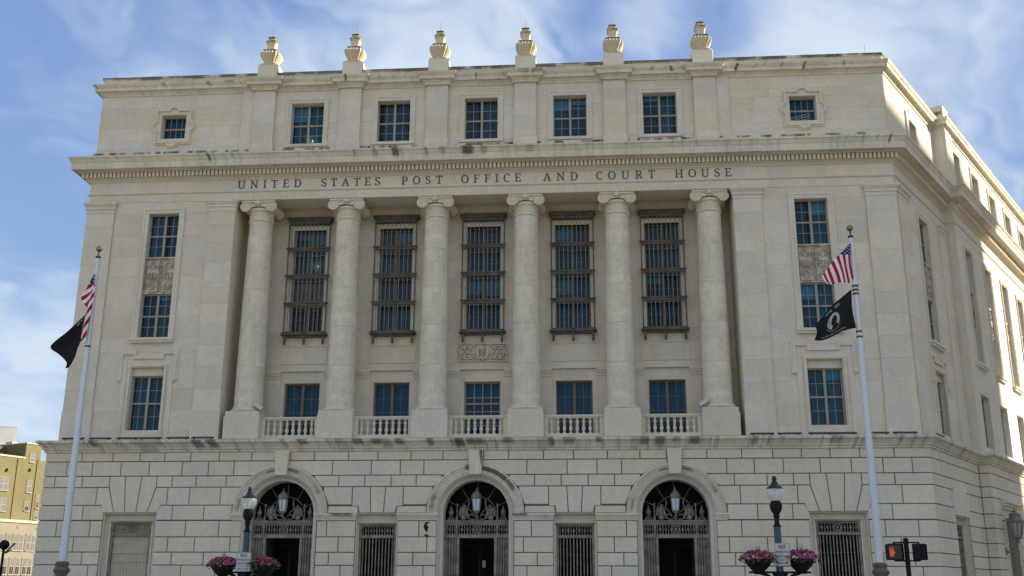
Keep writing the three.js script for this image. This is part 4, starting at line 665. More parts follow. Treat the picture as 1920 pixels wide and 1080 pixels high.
  ashlar('ashlar_block', house, S1, 1.75, 7.2, [8.45, 8.92, 9.87, 10.95, 12.0, 12.72, 13.48, 14.5, 15.55, 16.6, 17.64, 18.72, 19.93, 20.53], -0.08, 0, z1holes.map((h) => [h[0][0], h[1][0], h[0][1], h[2][1]]), 1.3, 2.2, 1012);
  wingTall(house, S1, c1, 0.06, true, 0.8, curtainDim); surround(house, S1, c1, 0.8, 13.46, 19.93, 0); sill(house, S1, c1, 1.08, 13.46, 0);
  makeWindow(house, S1, c1, 8.92, 11.6, 0.8, -0.24, { single: true, cm: curtainDim }); new MB().box(c1 - 0.8, c1 + 0.8, 11.6, 12, -0.5, -0.14).build('lintel_panel', stones[5], house, S1); surround(house, S1, c1, 0.82, 8.62, 12.0, 0, 0.13);
  { const e = new MB(); for (const q of [-1, 1]) { const X = (a, b) => [Math.min(c1 + q * a, c1 + q * b), Math.max(c1 + q * a, c1 + q * b)]; e.box(...X(1.28, 1.42), 11.42, 12.76, -0.01, 0.085).box(...X(1.30, 1.52), 11.34, 11.42, -0.01, 0.1).box(...X(0.62, 1.28), 12.63, 12.76, -0.01, 0.085).box(...X(0.62, 0.76), 12.4, 12.63, -0.01, 0.085); } e.box(c1 - 0.62, c1 + 0.62, 12.4, 12.52, -0.01, 0.085).build('eared_moulding', stone, house, S1); }
  for (const [p, q] of [[0.12, 1.7], [7.15, 8.62]]) { ashlar('pilaster_block', house, S1, p, q, [8.45, 9.82, 10.9, 12.0, 13.05, 14.1, 15.15, 16.2, 17.25, 18.3, 19.25, 19.96], -0.08, 0.09, [], 1.5, 1.6, 1040 + p); new MB().box(p - 0.03, q + 0.03, 8.46, 9.87, -0.1, 0.115).build('pilaster_foot', stone, house, S1); new MB().box(p - 0.02, q + 0.02, 19.96, 20.16, -0.1, 0.11).box(p - 0.06, q + 0.06, 20.16, 20.34, -0.1, 0.16).box(p - 0.10, q + 0.10, 20.34, 20.42, -0.1, 0.21).box(p - 0.14, q + 0.14, 20.42, 20.525, -0.1, 0.25).build('pilaster_cap', stone, house, S1); }
  const cs = []; for (let i = 0; i < 8; i++) cs.push(10.95 + 4.28 * i);
  const zh = []; for (const c of cs) zh.push(rect(c - 0.8, c + 0.8, 13.48, 19.93), rect(c - 0.9, c + 0.9, 8.92, 11.75));
  new MB().ext(rect(JOG, U_END, 8.3, 20.6), -0.4, OUT - 0.02, 0, zh).build('wall', stone, house, S1);
  ashlar('side_ashlar', house, S1, JOG, U_END, [8.45, 8.92, 9.87, 10.8, 11.75, 12.6, 13.48, 14.5, 15.55, 16.6, 17.64, 18.72, 19.93, 20.53], OUT - 0.08, OUT, zh.map((h) => [h[0][0], h[1][0], h[0][1], h[2][1]]), 1.2, 2.0, 1050, true);
  for (const c of cs) { wingTall(house, S1, c, OUT - 0.03, true, 0.8, curtainDim); sill(house, S1, c, 1.05, 13.46, OUT); makeWindow(house, S1, c, 8.92, 11.75, 0.9, OUT - 0.3, { single: true, cm: curtainDim }); surround(house, S1, c, 0.8, 13.46, 19.93, OUT, 0.16); }
  // attic of the side
  const ah = [rect(c1 - 0.65, c1 + 0.65, 24.03, 25.37)], ah2 = cs.map((c) => rect(c - 0.86, c + 0.86, 23.52, 25.83)), A0 = -0.05;
  new MB().ext(rect(0, JOG + 0.3, 22.5, 27.3), -0.6, A0 - 0.03, 0, ah).build('attic_wall', stone, house, S1); new MB().ext(rect(JOG - 0.05, U_END, 22.5, 27.3), -0.2, OUT + A0 - 0.03, 0, ah2).build('attic_wall', stone, house, S1);
  ashlar('attic_stone', house, S1, 0.05, JOG, [22.7, 23.52, 24.03, 24.7, 25.37, 25.83, 26.55], A0 - 0.08, A0, ah.map((h) => [h[0][0], h[1][0], h[0][1], h[2][1]]), 1.7, 2.6, 1060);
  ashlar('side_ashlar', house, S1, JOG - 0.05, U_END, [22.7, 23.52, 24.65, 25.83, 26.55], OUT + A0 - 0.08, OUT + A0, ah2.map((h) => [h[0][0], h[1][0], h[0][1], h[2][1]]), 1.5, 2.4, 1061, true);
  makeWindow(house, S1, c1, 24.03, 25.37, 0.65, -0.3, { single: true, cm: curtainDim, mull: 0, cols: 4, rows: 2 });
  new MB().ext(uBand(c1, 0.65, 1.0, 23.7, 25.37, 25.75), A0 - 0.01, A0 + 0.09).box(c1 - 1, c1 + 1, 23.6, 23.9, A0 - 0.02, A0 + 0.09).ext((() => { const p = []; for (let i = 0; i <= 12; i++) { const t = Math.PI * i / 12; p.push([c1 + 0.36 * Math.cos(t), 25.75 + 0.36 * Math.sin(t)]); } return p; })(), A0 - 0.01, A0 + 0.09).build('scrolled_surround', stones[2], house, S1);
  for (const c of cs) { makeWindow(house, S1, c, 23.52, 25.83, 0.86, OUT - 0.34, { single: true, cm: curtainDim }); surround(house, S1, c, 0.86, 23.5, 25.83, OUT + A0, 0.24); }
  new MB().ext(rect(JOG + 0.0, JOG + 1.3, 23.3, 26.55), OUT - 0.1, OUT + 0.08).build('attic_pilaster', stone, house, S1);
  new MB().box(JOG + 0.1, JOG + 1.2, 27.0, 28.0, OUT - 0.9, OUT + 0.06).build('urn_pedestal', stone, house, S1);
  // lantern on the side wall
  const WL = thing('wall_lantern', 'big dark bronze bracket lantern on the side wall round the right corner', 'lantern', null); const fr = new MB(), lx = 9.55, lz = b2 + 0.62, ly = 3.62;
  const cyl = (r0, r1, h, y, n = 8) => { const g = new THREE.CylinderGeometry(r1, r0, h, n); g.translate(lx, y + h / 2, lz); return g; };
  fr.tube([[lx, ly, b2 - 0.02], [lx, ly - 0.05, b2 + 0.25], [lx, ly + 0.05, lz - 0.1], [lx, ly + 0.42, lz]], 0.05, 14, 7).lathe([[0.02, ly + 0.36], [0.12, ly + 0.44], [0.06, ly + 0.5], [0.2, ly + 0.6], [0.22, ly + 0.68]], lx, 0, lz, 8).add(cyl(0.38, 0.40, 0.08, ly + 1.38)).add(cyl(0.42, 0.34, 0.1, ly + 1.46)).add(cyl(0.3, 0.26, 0.22, ly + 1.56)).add(cyl(0.34, 0.12, 0.12, ly + 1.78)).lathe([[0.08, ly + 1.9], [0.12, ly + 1.95], [0.04, ly + 2.0], [0.02, ly + 2.16], [0.001, ly + 2.2]], lx, 0, lz, 8);
  for (let k = 0; k < 8; k++) { const a = k * Math.PI / 4 + 0.39; fr.rod([lx + 0.2 * Math.sin(a), ly + 0.66, lz + 0.2 * Math.cos(a)], [lx + 0.36 * Math.sin(a), ly + 1.4, lz + 0.36 * Math.cos(a)], 0.025, 5); } fr.rod([lx, ly + 1.5, b2 - 0.02], [lx, ly + 1.5, lz], 0.03); fr.sph(0.14, lx, ly, b2 + 0.02, 1, 1.6, 0.5, 8);
  fr.build('lantern_frame', greyBronze, WL, S1); new MB().add(cyl(0.18, 0.34, 0.7, ly + 0.68)).build('lantern_glass', std(0.32, 0.37, 0.4, 0.3), WL, S1);
}

// ===== urns on the parapet
{
  const ring = (prof) => {   // square plan with rounded corners; flagged rings are fluted
    const n = 120, P = [], I = []; prof.forEach(([r, y, fl, p = 7]) => { for (let i = 0; i < n; i++) { const a = i / n * Math.PI * 2, c = Math.cos(a), s = Math.sin(a); let k = r / Math.pow(Math.abs(c) ** p + Math.abs(s) ** p, 1 / p); if (fl) k *= 1 + 0.07 * Math.cos(i * Math.PI / 3); P.push(k * c, y, k * s); } });
    for (let j = 0; j < prof.length - 1; j++) for (let i = 0; i < n; i++) { const a = j * n + i, b = j * n + (i + 1) % n; I.push(a, a + n, b, b, a + n, b + n); }
    const g = new THREE.BufferGeometry(); g.setAttribute('position', new THREE.Float32BufferAttribute(P, 3)); g.setIndex(I); const h = g.toNonIndexed(); h.computeVertexNormals(); return h;
  };
  const body = new MB().add(ring([[0.50, 0], [0.50, 0.06], [0.43, 0.09], [0.42, 0.12], [0.31, 0.16], [0.285, 0.20], [0.29, 0.25, 1, 5], [0.345, 0.36, 1, 5], [0.42, 0.49, 1, 4.5], [0.485, 0.61, 1, 4.5], [0.505, 0.70, 1, 4.5], [0.495, 0.77, 1, 4.5], [0.45, 0.83, 1, 5], [0.37, 0.85], [0.385, 0.87], [0.395, 0.95], [0.37, 0.97], [0.245, 1.0], [0.215, 1.12], [0.212, 1.25], [0.235, 1.36], [0.26, 1.40], [0.29, 1.43], [0.29, 1.53], [0.25, 1.56], [0.165, 1.58], [0.165, 1.66], [0.20, 1.69], [0.21, 1.78], [0.17, 1.82], [0.001, 1.83]])).geo();
  const urnMat = stainMat(stainTex(256, 256, 2, 2, [[0, 0.18, 1, 0.25, 1], [1, 0.18, 1, 0.25, 1], [0.3, 0.47, 0.7, 0.12, 0.9], [1.4, 0.47, 0.7, 0.12, 0.9], [0.5, 1.04, 0.8, 0.2, 0.9], [1.6, 1.04, 0.8, 0.2, 0.9], [0.5, 1.82, 0.8, 0.15, 0.9], [1.5, 1.82, 0.8, 0.15, 0.9]], 520, 0.2), 0.92); urnMat.color.multiply(new THREE.Color().setRGB(0.96, 0.92, 0.84));
  const rod = new MB().cyl(0.012, 0.006, 0.62, 0, 1.82, 0, 5).geo();
  const where = ['leftmost of the six parapet urns, above the column nearest the left wing', 'second parapet urn from the left, above the letters of UNITED STATES', 'third parapet urn from the left, over the stain on the main cornice', 'fourth parapet urn from the left, right of the middle attic window', 'fifth parapet urn from the left, above the word COURT', 'rightmost of the six parapet urns, above the column nearest the right wing'];
  COLX.forEach((x, i) => { const u = thing('roof_urn', where[i], 'urn', 'stone urns along the parapet', [x, 28.07, -0.43]); meshOf(body, 'urn_body', urnMat, u).rotation.y = 0; meshOf(rod, 'lightning_rod', bronze, u); });
  const lr = (x, z, l, y = 27.6) => { const r = new MB().cyl(0.014, 0.007, 0.7, 0, 0, 0, 5).cyl(0.04, 0.03, 0.08, 0, 0, 0, 6).build('lightning_rod', bronze, scene); r.name = numbered('lightning_rod'); r.position.set(x, y, z); r.userData = { label: l, category: 'lightning rod', group: 'rods on the parapet' }; };
  lr(-19.6, -0.3, 'thin rod on the roof edge at the left corner of the courthouse'); lr(19.4, -0.3, 'thin rod on the roof edge at the right corner of the courthouse'); { const p = sidePt(JOG + 0.7, OUT - 0.3); lr(p[0], p[1], 'thin rod on the roof edge of the side street front', 28.0); }
}

// ---------------------------------------------------------------- flagpoles and flags
const poleWhite = std(0.62, 0.66, 0.70, 0.35, { name: 'white_painted_pole' }), ballGold = std(0.30, 0.19, 0.09, 0.35, { metalness: 0.7, name: 'dull_gold' });
const castBase = std(0.16, 0.125, 0.085, 0.7, { map: bronze.map, name: 'cast_base' });
const POLES = [[-14.2, 10, 14.35], [15.24, 10, 14.55]];
POLES.forEach(([x, z, h], i) => {
  const p = thing('flagpole', ['white flagpole with a gold ball in front of the left wing', 'white flagpole with a dull ball in front of the right wing'][i], 'flagpole', 'flagpoles in front of the courthouse', [x, 0.14, z]);
  new MB().lathe([[0.14, 2.42], [0.135, 3.5], [0.125, 6], [0.105, 9], [0.08, 12], [0.055, h - 0.14]], 0, 0, 0, 16).build('pole', poleWhite, p);
  new MB().lathe([[0.55, 0], [0.55, 0.18], [0.42, 0.3], [0.4, 0.5], [0.28, 0.7], [0.22, 1.4], [0.24, 1.8], [0.2, 2.0], [0.3, 2.15], [0.26, 2.25], [0.2, 2.3], [0.25, 2.38], [0.23, 2.46], [0.12, 2.5]], 0, 0, 0, 20).build('pole_base', castBase, p);
  new MB().cyl(0.03, 0.03, 0.3, 0, h - 0.15, 0, 8).lathe([[0.03, h - 0.16], [0.11, h - 0.12], [0.11, h - 0.08], [0.03, h - 0.04]], 0, 0, 0, 12).build('truck', bronze, p);
  new MB().sph(0.125, 0, h + 0.24, 0, 1, 1, 1, 20).build('ball', ballGold, p);
  for (const y of i ? [12.5, 12.35, 12.2, 10.75, 10.55] : [10.6]) new MB().lathe([[0.06, y - 0.04], [0.115, y - 0.03], [0.115, y + 0.03], [0.06, y + 0.04]], 0, 0, 0, 12).build('collar', bronze, p);
  const rp = new MB(); rp.tube([[0.2, 2.2, 0.05], [0.15, 6, 0.06], [0.12, h - 0.1, 0.03]], 0.008, 10, 4); rp.build('halyard', std(0.5, 0.5, 0.5), p);
});
function canvasTex(w, h, draw) { const c = document.createElement('canvas'); c.width = w; c.height = h; const g = c.getContext('2d'); draw(g, w, h); const t = new THREE.CanvasTexture(c); t.colorSpace = THREE.SRGBColorSpace; t.magFilter = THREE.LinearFilter; t.anisotropy = 8; return t; }
const usTex = canvasTex(760, 400, (g, w, h) => {
  for (let i = 0; i < 13; i++) { g.fillStyle = i % 2 ? '#e6e4e2' : '#a3152f'; g.fillRect(0, i * h / 13, w, h / 13 + 1); }
  g.fillStyle = '#1d2f55'; g.fillRect(0, 0, w * 0.4, h * 7 / 13); g.fillStyle = '#f2f2f2';
  for (let r = 0; r < 9; r++) for (let c = 0; c < (r % 2 ? 5 : 6); c++) { const x = w * 0.4 * (r % 2 ? (c + 1) / 6 : (c + 0.5) / 6), y = h * 7 / 13 * (r + 0.7) / 9.4; g.beginPath(); for (let k = 0; k < 10; k++) { const a = -Math.PI / 2 + k * Math.PI / 5, q = k % 2 ? 4.2 : 10; g.lineTo(x + q * Math.cos(a), y + q * Math.sin(a)); } g.fill(); }
});
const powTex = canvasTex(600, 400, (g, w, h) => {
  g.fillStyle = '#0b0d11'; g.fillRect(0, 0, w, h); const x = w / 2, y = h * 0.50, R = h * 0.25;
  g.fillStyle = '#a9a9a6'; g.beginPath(); g.arc(x, y, R, 0, 7); g.fill(); g.fillStyle = '#0b0d11';
  g.beginPath(); g.ellipse(x + 4, y - 6, R * 0.46, R * 0.62, 0.25, 0, 7); g.fill(); g.beginPath(); g.moveTo(x - 30, y + 100); g.quadraticCurveTo(x - 30, y + 40, x + 12, y + 30); g.quadraticCurveTo(x + 62, y + 40, x + 78, y + 74); g.quadraticCurveTo(x + 40, y + 106, x - 30, y + 100); g.fill();
  g.fillRect(x - 78, y - 34, 20, 10); g.fillRect(x - 75, y - 24, 3, 44); g.fillRect(x - 64, y - 24, 3, 44); g.strokeStyle = '#0b0d11'; g.lineWidth = 3; g.beginPath(); g.moveTo(x - 84, y + 22); g.lineTo(x - 20, y + 36); g.stroke();
  g.strokeStyle = '#9a9a98'; g.lineWidth = 6; g.beginPath(); g.arc(x, y, R * 1.22, 0.5, Math.PI - 0.5); g.stroke();
  g.fillStyle = '#a9a9a6'; g.textAlign = 'center'; g.font = 'bold 44px serif'; g.fillText('POW \u2605 MIA', x, h * 0.16); g.font = 'bold 26px serif'; g.fillText('YOU ARE NOT FORGOTTEN', x, h * 0.93);
});
// cloth through a grid of control points [x, y, z, u, v]
function cloth(rows, n = 14) {
  const R = rows.length, C = rows[0].length, cr = (a, b, c, d, t) => 0.5 * (2 * b + (c - a) * t + (2 * a - 5 * b + 4 * c - d) * t * t + (3 * b - a - 3 * c + d) * t * t * t);
  const at = (arr, t) => { const k = Math.min(arr.length - 2, Math.floor(t)), f = t - k, g = (i) => arr[Math.min(arr.length - 1, Math.max(0, i))]; return arr[0].map((_, q) => cr(g(k - 1)[q], g(k)[q], g(k + 1)[q], g(k + 2)[q], f)); };
  const NU = (C - 1) * n, NV = (R - 1) * n, P = [], U = [], I = [];
  for (let j = 0; j <= NV; j++) { const rowsAt = rows.map((r) => r); for (let i = 0; i <= NU; i++) { const col = rows.map((r) => at(r, i / n)), p = at(col, j / n); P.push(p[0], p[1], p[2]); U.push(p[3], p[4]); if (i && j) { const k = j * (NU + 1) + i; I.push(k, k - 1, k - NU - 2, k, k - NU - 2, k - NU - 1); } } }
  const g = new THREE.BufferGeometry(); g.setAttribute('position', new THREE.Float32BufferAttribute(P, 3)); g.setAttribute('uv', new THREE.Float32BufferAttribute(U, 2)); g.setIndex(I); g.computeVertexNormals(); return g;
}
const clothMat = (t) => new THREE.MeshStandardMaterial({ map: t, roughness: 0.9, side: THREE.DoubleSide, name: 'flag_cloth' });
const usM = clothMat(usTex), powM = clothMat(powTex);
function flag(name, geos, mat, label, ox, oy, oz) { const parts = geos.map((g) => { g = g.toNonIndexed(); g.computeVertexNormals(); return g; }); const g = geos.length > 1 ? mergeGeometries(geos.map((q) => q.toNonIndexed()), false) : geos[0]; g.translate(-ox, -oy, -oz); const m = new THREE.Mesh(g, mat); m.name = numbered(name); m.position.set(ox, oy, oz); m.castShadow = m.receiveShadow = true; m.userData = { label, category: 'flag' }; scene.add(m); }
{
  const z0 = 10, f = (x, y, dz, v) => [x, y, z0 + dz, Math.min(1, Math.max(0.0, (14.62 - y) / 1.88)), v];
  const va = [0.10, 0.325, 0.55, 0.775, 1.0];
  const top = [[13.99, 12.98], [14.25, 13.31], [14.5, 13.63], [14.86, 13.98], [15.2, 14.32]], mid = [[14.06, 12.8], [14.34, 13.0], [14.63, 13.18], [14.93, 13.38], [15.13, 13.5]], bot = [[14.15, 12.64], [14.42, 12.71], [14.7, 12.72], [15.0, 12.76], [15.24, 12.82]];
  const wz = [[0.25, 0.1, 0.2, 0.06, 0.1], [0.3, 0.06, 0.26, 0.0, 0.12], [0.34, 0.05, 0.3, -0.02, 0.05]];
  flag('national_flag', [cloth([top, mid, bot].map((r, j) => r.map((p, i) => f(p[0], p[1], wz[j][i], va[i]))))], usM, 'red, white and blue striped flag spread out on the right flagpole', 15.2, 13.5, 10);
  const q = (x, y, dz, u, v) => [x, y, z0 + dz, u, v];
  flag('black_flag', [cloth([
    [q(13.59, 11.08, 0.3, 0, 1), q(13.98, 11.5, 0.1, 0.25, 1), q(14.29, 11.85, 0.25, 0.5, 1), q(14.68, 12.18, 0.05, 0.75, 1), q(15.08, 12.5, 0.1, 1, 1)],
    [q(13.64, 10.82, 0.32, 0, 0.5), q(13.96, 11.05, 0.14, 0.25, 0.5), q(14.3, 11.23, 0.3, 0.5, 0.5), q(14.68, 11.5, 0.06, 0.75, 0.5), q(15.04, 11.72, 0.12, 1, 0.5)],
    [q(13.52, 10.50, 0.36, 0, 0), q(13.85, 10.53, 0.2, 0.25, 0), q(14.2, 10.64, 0.34, 0.5, 0), q(14.65, 10.9, 0.1, 0.75, 0), q(15.12, 11.01, 0.12, 1, 0)]])], powM, 'black flag with a white round emblem below the striped flag on the right flagpole', 15.1, 11.8, 10);
  // left pole: the striped flag hangs folded down the pole
  const fs = (x, y, dz) => [x, y, z0 + dz, 0.75, ((y - 10.8) - 2.3 * (x + 14.25)) / (0.44 * 6.5) + 0.07];
  const ft = (x, y, dz) => [x, y, z0 + dz, y > 13.15 ? 0.3 : y > 12.95 ? 0.45 : 0.7, cl(((13.75 - y) + 0.95 * (x + 14.2)) / 2.25 + 0.45)];
  flag('national_flag', [
    cloth([[ft(-14.24, 13.66, 0.1), ft(-14.22, 13.66, 0.12), ft(-14.18, 13.66, 0.14)], [ft(-14.40, 13.14, 0.18), ft(-14.30, 13.10, 0.1), ft(-14.17, 13.02, 0.18)], [ft(-14.57, 12.63, 0.26), ft(-14.42, 12.58, 0.15), ft(-14.22, 12.64, 0.2)], [ft(-14.36, 12.30, 0.22), ft(-14.33, 12.27, 0.2), ft(-14.30, 12.26, 0.2)]]),
    cloth([[fs(-14.16, 13.1, 0.16), fs(-14.13, 13.16, 0.2), fs(-14.10, 13.2, 0.16)], [fs(-14.28, 12.5, 0.17), fs(-14.2, 12.52, 0.27), fs(-14.10, 12.6, 0.18)], [fs(-14.36, 11.8, 0.18), fs(-14.27, 11.8, 0.3), fs(-14.15, 11.85, 0.2)], [fs(-14.43, 11.2, 0.18), fs(-14.31, 11.15, 0.28), fs(-14.2, 11.3, 0.2)], [fs(-14.40, 10.95, 0.18), fs(-14.32, 10.86, 0.26), fs(-14.22, 10.82, 0.2)]])], usM, 'red, white and blue striped flag hanging limp and folded on the left flagpole', -14.2, 12.6, 10);
  flag('black_flag', [cloth([
    [q(-14.38, 12.02, 0.1, 0.42, 1), q(-14.35, 11.98, 0.12, 0.42, 0.85), q(-14.32, 11.9, 0.14, 0.42, 0.7)],
    [q(-14.9, 11.32, 0.3, 0.231, 1), q(-14.65, 11.2, 0.1, 0.252, 0.6), q(-14.36, 11.15, 0.16, 0.336, 0.35)],
    [q(-15.43, 10.66, 0.5, 0.042, 1), q(-15.0, 10.6, 0.2, 0.126, 0.55), q(-14.5, 10.65, 0.18, 0.252, 0.2)],
    [q(-15.1, 10.34, 0.45, 0.0, 0.6), q(-14.9, 10.25, 0.3, 0.05, 0.4), q(-14.56, 10.3, 0.2, 0.168, 0.1)],
    [q(-14.77, 10.06, 0.42, 0.0, 0.2), q(-14.74, 9.95, 0.36, 0.021, 0.1), q(-14.66, 9.98, 0.24, 0.084, 0)],
    [q(-14.79, 9.80, 0.4, 0.0, 0.1), q(-14.76, 9.80, 0.38, 0.008, 0.05), q(-14.72, 9.84, 0.3, 0.042, 0)]])], powM, 'black flag blowing left beside the left flagpole, under the folded striped flag', -14.4, 11.0, 10);
}

// ---------------------------------------------------------------- street lamps with flower baskets and parking signs
const globeGlass = new THREE.MeshPhysicalMaterial({ color: new THREE.Color().setRGB(0.86, 0.90, 0.92), transmission: 0.72, thickness: 0, roughness: 0.35, ior: 1.45, name: 'ribbed_glass', side: THREE.DoubleSide });
const LAMPS = [[-2.73, 24, 'left', 0.33], [9.14, 26, 'right', 0.2]];
const signTex = canvasTex(360, 460, (g, w, h) => {
  g.fillStyle = '#b4babf'; g.fillRect(0, 0, w, h); g.strokeStyle = '#5a1a20'; g.lineWidth = 7; g.beginPath(); g.roundRect(10, 10, w - 20, h - 20, 26); g.stroke();
  g.fillStyle = '#3c0d12'; g.textAlign = 'center'; g.font = 'bold 122px sans-serif'; g.fillText('NO', w / 2, 120); g.font = 'bold 74px sans-serif'; g.fillText('PARKING', w / 2, 206, w - 40); g.fillText('ANYTIME', w / 2, 296, w - 40); g.font = 'bold 32px sans-serif'; g.fillText('TOW AWAY ZONE', w / 2, 350, w - 50);
  g.fillRect(76, 393, w - 152, 14); for (const s of [-1, 1]) { const x = w / 2 + s * (w / 2 - 42); g.beginPath(); g.moveTo(x, 400); g.lineTo(x - s * 46, 376); g.lineTo(x - s * 46, 424); g.fill(); }
});
const signMat = new THREE.MeshStandardMaterial({ map: signTex, roughness: 0.5, name: 'sign_face' }), signBack = std(0.35, 0.36, 0.37, 0.5, { metalness: 0.5 });
const leafMats = [std(0.045, 0.06, 0.025, 0.8, { side: THREE.DoubleSide }), std(0.09, 0.085, 0.04, 0.8, { side: THREE.DoubleSide }), std(0.17, 0.15, 0.085, 0.8, { side: THREE.DoubleSide })];
const petalMats = [std(0.30, 0.022, 0.17, 0.8, { side: THREE.DoubleSide }), std(0.46, 0.035, 0.24, 0.8, { side: THREE.DoubleSide }), std(0.40, 0.04, 0.11, 0.8, { side: THREE.DoubleSide })];
function basket(x, y, z, label, sd) {
  const b = thing('flower_basket', label, 'flower basket', 'flower baskets on the street lamps', [x, y, z]); seed = sd;
  new MB().lathe([[0.03, -0.29], [0.10, -0.29], [0.11, -0.24], [0.13, -0.22], [0.20, -0.15], [0.265, -0.06], [0.285, 0.0], [0.27, 0.015], [0.24, 0.0]], 0, 0, 0, 20).build('bowl', black, b);
  const tri = (pts, out) => { const g = new THREE.BufferGeometry(); g.setAttribute('position', new THREE.Float32BufferAttribute(pts.flat(), 3)); g.setAttribute('uv', new THREE.Float32BufferAttribute(pts.flatMap(() => [0, 0]), 2)); g.computeVertexNormals(); out.push(g); };
  const leaves = [[], [], []], petals = [[], [], []];
  for (let i = 0; i < 620; i++) {
    const a = rr(0, 6.283), r = 0.36 * Math.sqrt(rnd()), dome = 0.17 * Math.sqrt(Math.max(0, 1 - (r / 0.37) ** 2)), y = i % 3 ? dome * rr(0.4, 1.05) - Math.max(0, r - 0.25) * rr(0.2, 0.9) : rr(-0.08, 0.05), c = V3(r * Math.cos(a), y, r * Math.sin(a));
    const d = V3(rr(-1, 1), rr(-0.4, 1), rr(-1, 1)).add(c.clone().multiplyScalar(2.5)).normalize(), s = V3(rr(-1, 1), rr(-1, 1), rr(-1, 1)).cross(d).normalize(), L = rr(0.03, 0.07), w = L * 0.28, p = c.clone().addScaledVector(d, L * 0.5), e = c.clone().addScaledVector(d, L);
    const A = p.clone().addScaledVector(s, w), B = p.clone().addScaledVector(s, -w); tri([c.toArray(), A.toArray(), e.toArray(), c.toArray(), e.toArray(), B.toArray()], leaves[rnd() < 0.5 ? 0 : rnd() < 0.6 ? 1 : 2]);
  }
  for (let i = 0; i < 120; i++) {   // petunias: five-lobed trumpets facing out, in loose groups
    const g0 = Math.floor(rnd() * 9), a = g0 * 0.7 + rr(-0.35, 0.35), r = rr(0.12, 0.36), dome = 0.175 * Math.sqrt(Math.max(0, 1 - (r / 0.385) ** 2)), y = dome * rr(0.75, 1.12) - Math.max(0, r - 0.26) * rr(0.1, 1.0), c = V3(r * Math.cos(a), y, r * Math.sin(a)), n = c.clone().setY(c.y + 0.18).normalize().add(V3(rr(-0.4, 0.4), rr(-0.3, 0.3), rr(-0.4, 0.4))).normalize();
    const u = V3(0, 1, 0.3).cross(n).normalize(), v = n.clone().cross(u), R = rr(0.024, 0.043), pts = [];
    for (let k = 0; k < 10; k++) { const f = (q) => { const t = q * Math.PI / 5, rad = q % 2 ? R * 0.78 : R; return c.clone().addScaledVector(u, rad * Math.cos(t)).addScaledVector(v, rad * Math.sin(t)).addScaledVector(n, 0.012).toArray(); }; pts.push(c.toArray(), f(k), f((k + 1) % 10)); }
    tri(pts, petals[(g0 + (rnd() < 0.25 ? 1 : 0)) % 3]);
  }
  for (let i = 0; i < 16; i++) { const a = rr(0, 6.28), l = rr(0.16, 0.30), t = rr(0.02, 0.16); tri([[0.02 * Math.cos(a), 0.1, 0.02 * Math.sin(a)], [0.02 * Math.cos(a) + 0.012, 0.1, 0.02 * Math.sin(a)], [t * Math.cos(a) - 0.04, 0.1 + l, t * Math.sin(a)]], leaves[i % 2 + 1]); }
  leaves.forEach((g, i) => stuff(meshOf(mergeGeometries(g, false), 'leaves', leafMats[i], b))); petals.forEach((g, i) => stuff(meshOf(mergeGeometries(g, false), 'blossoms', petalMats[i], b)));
}
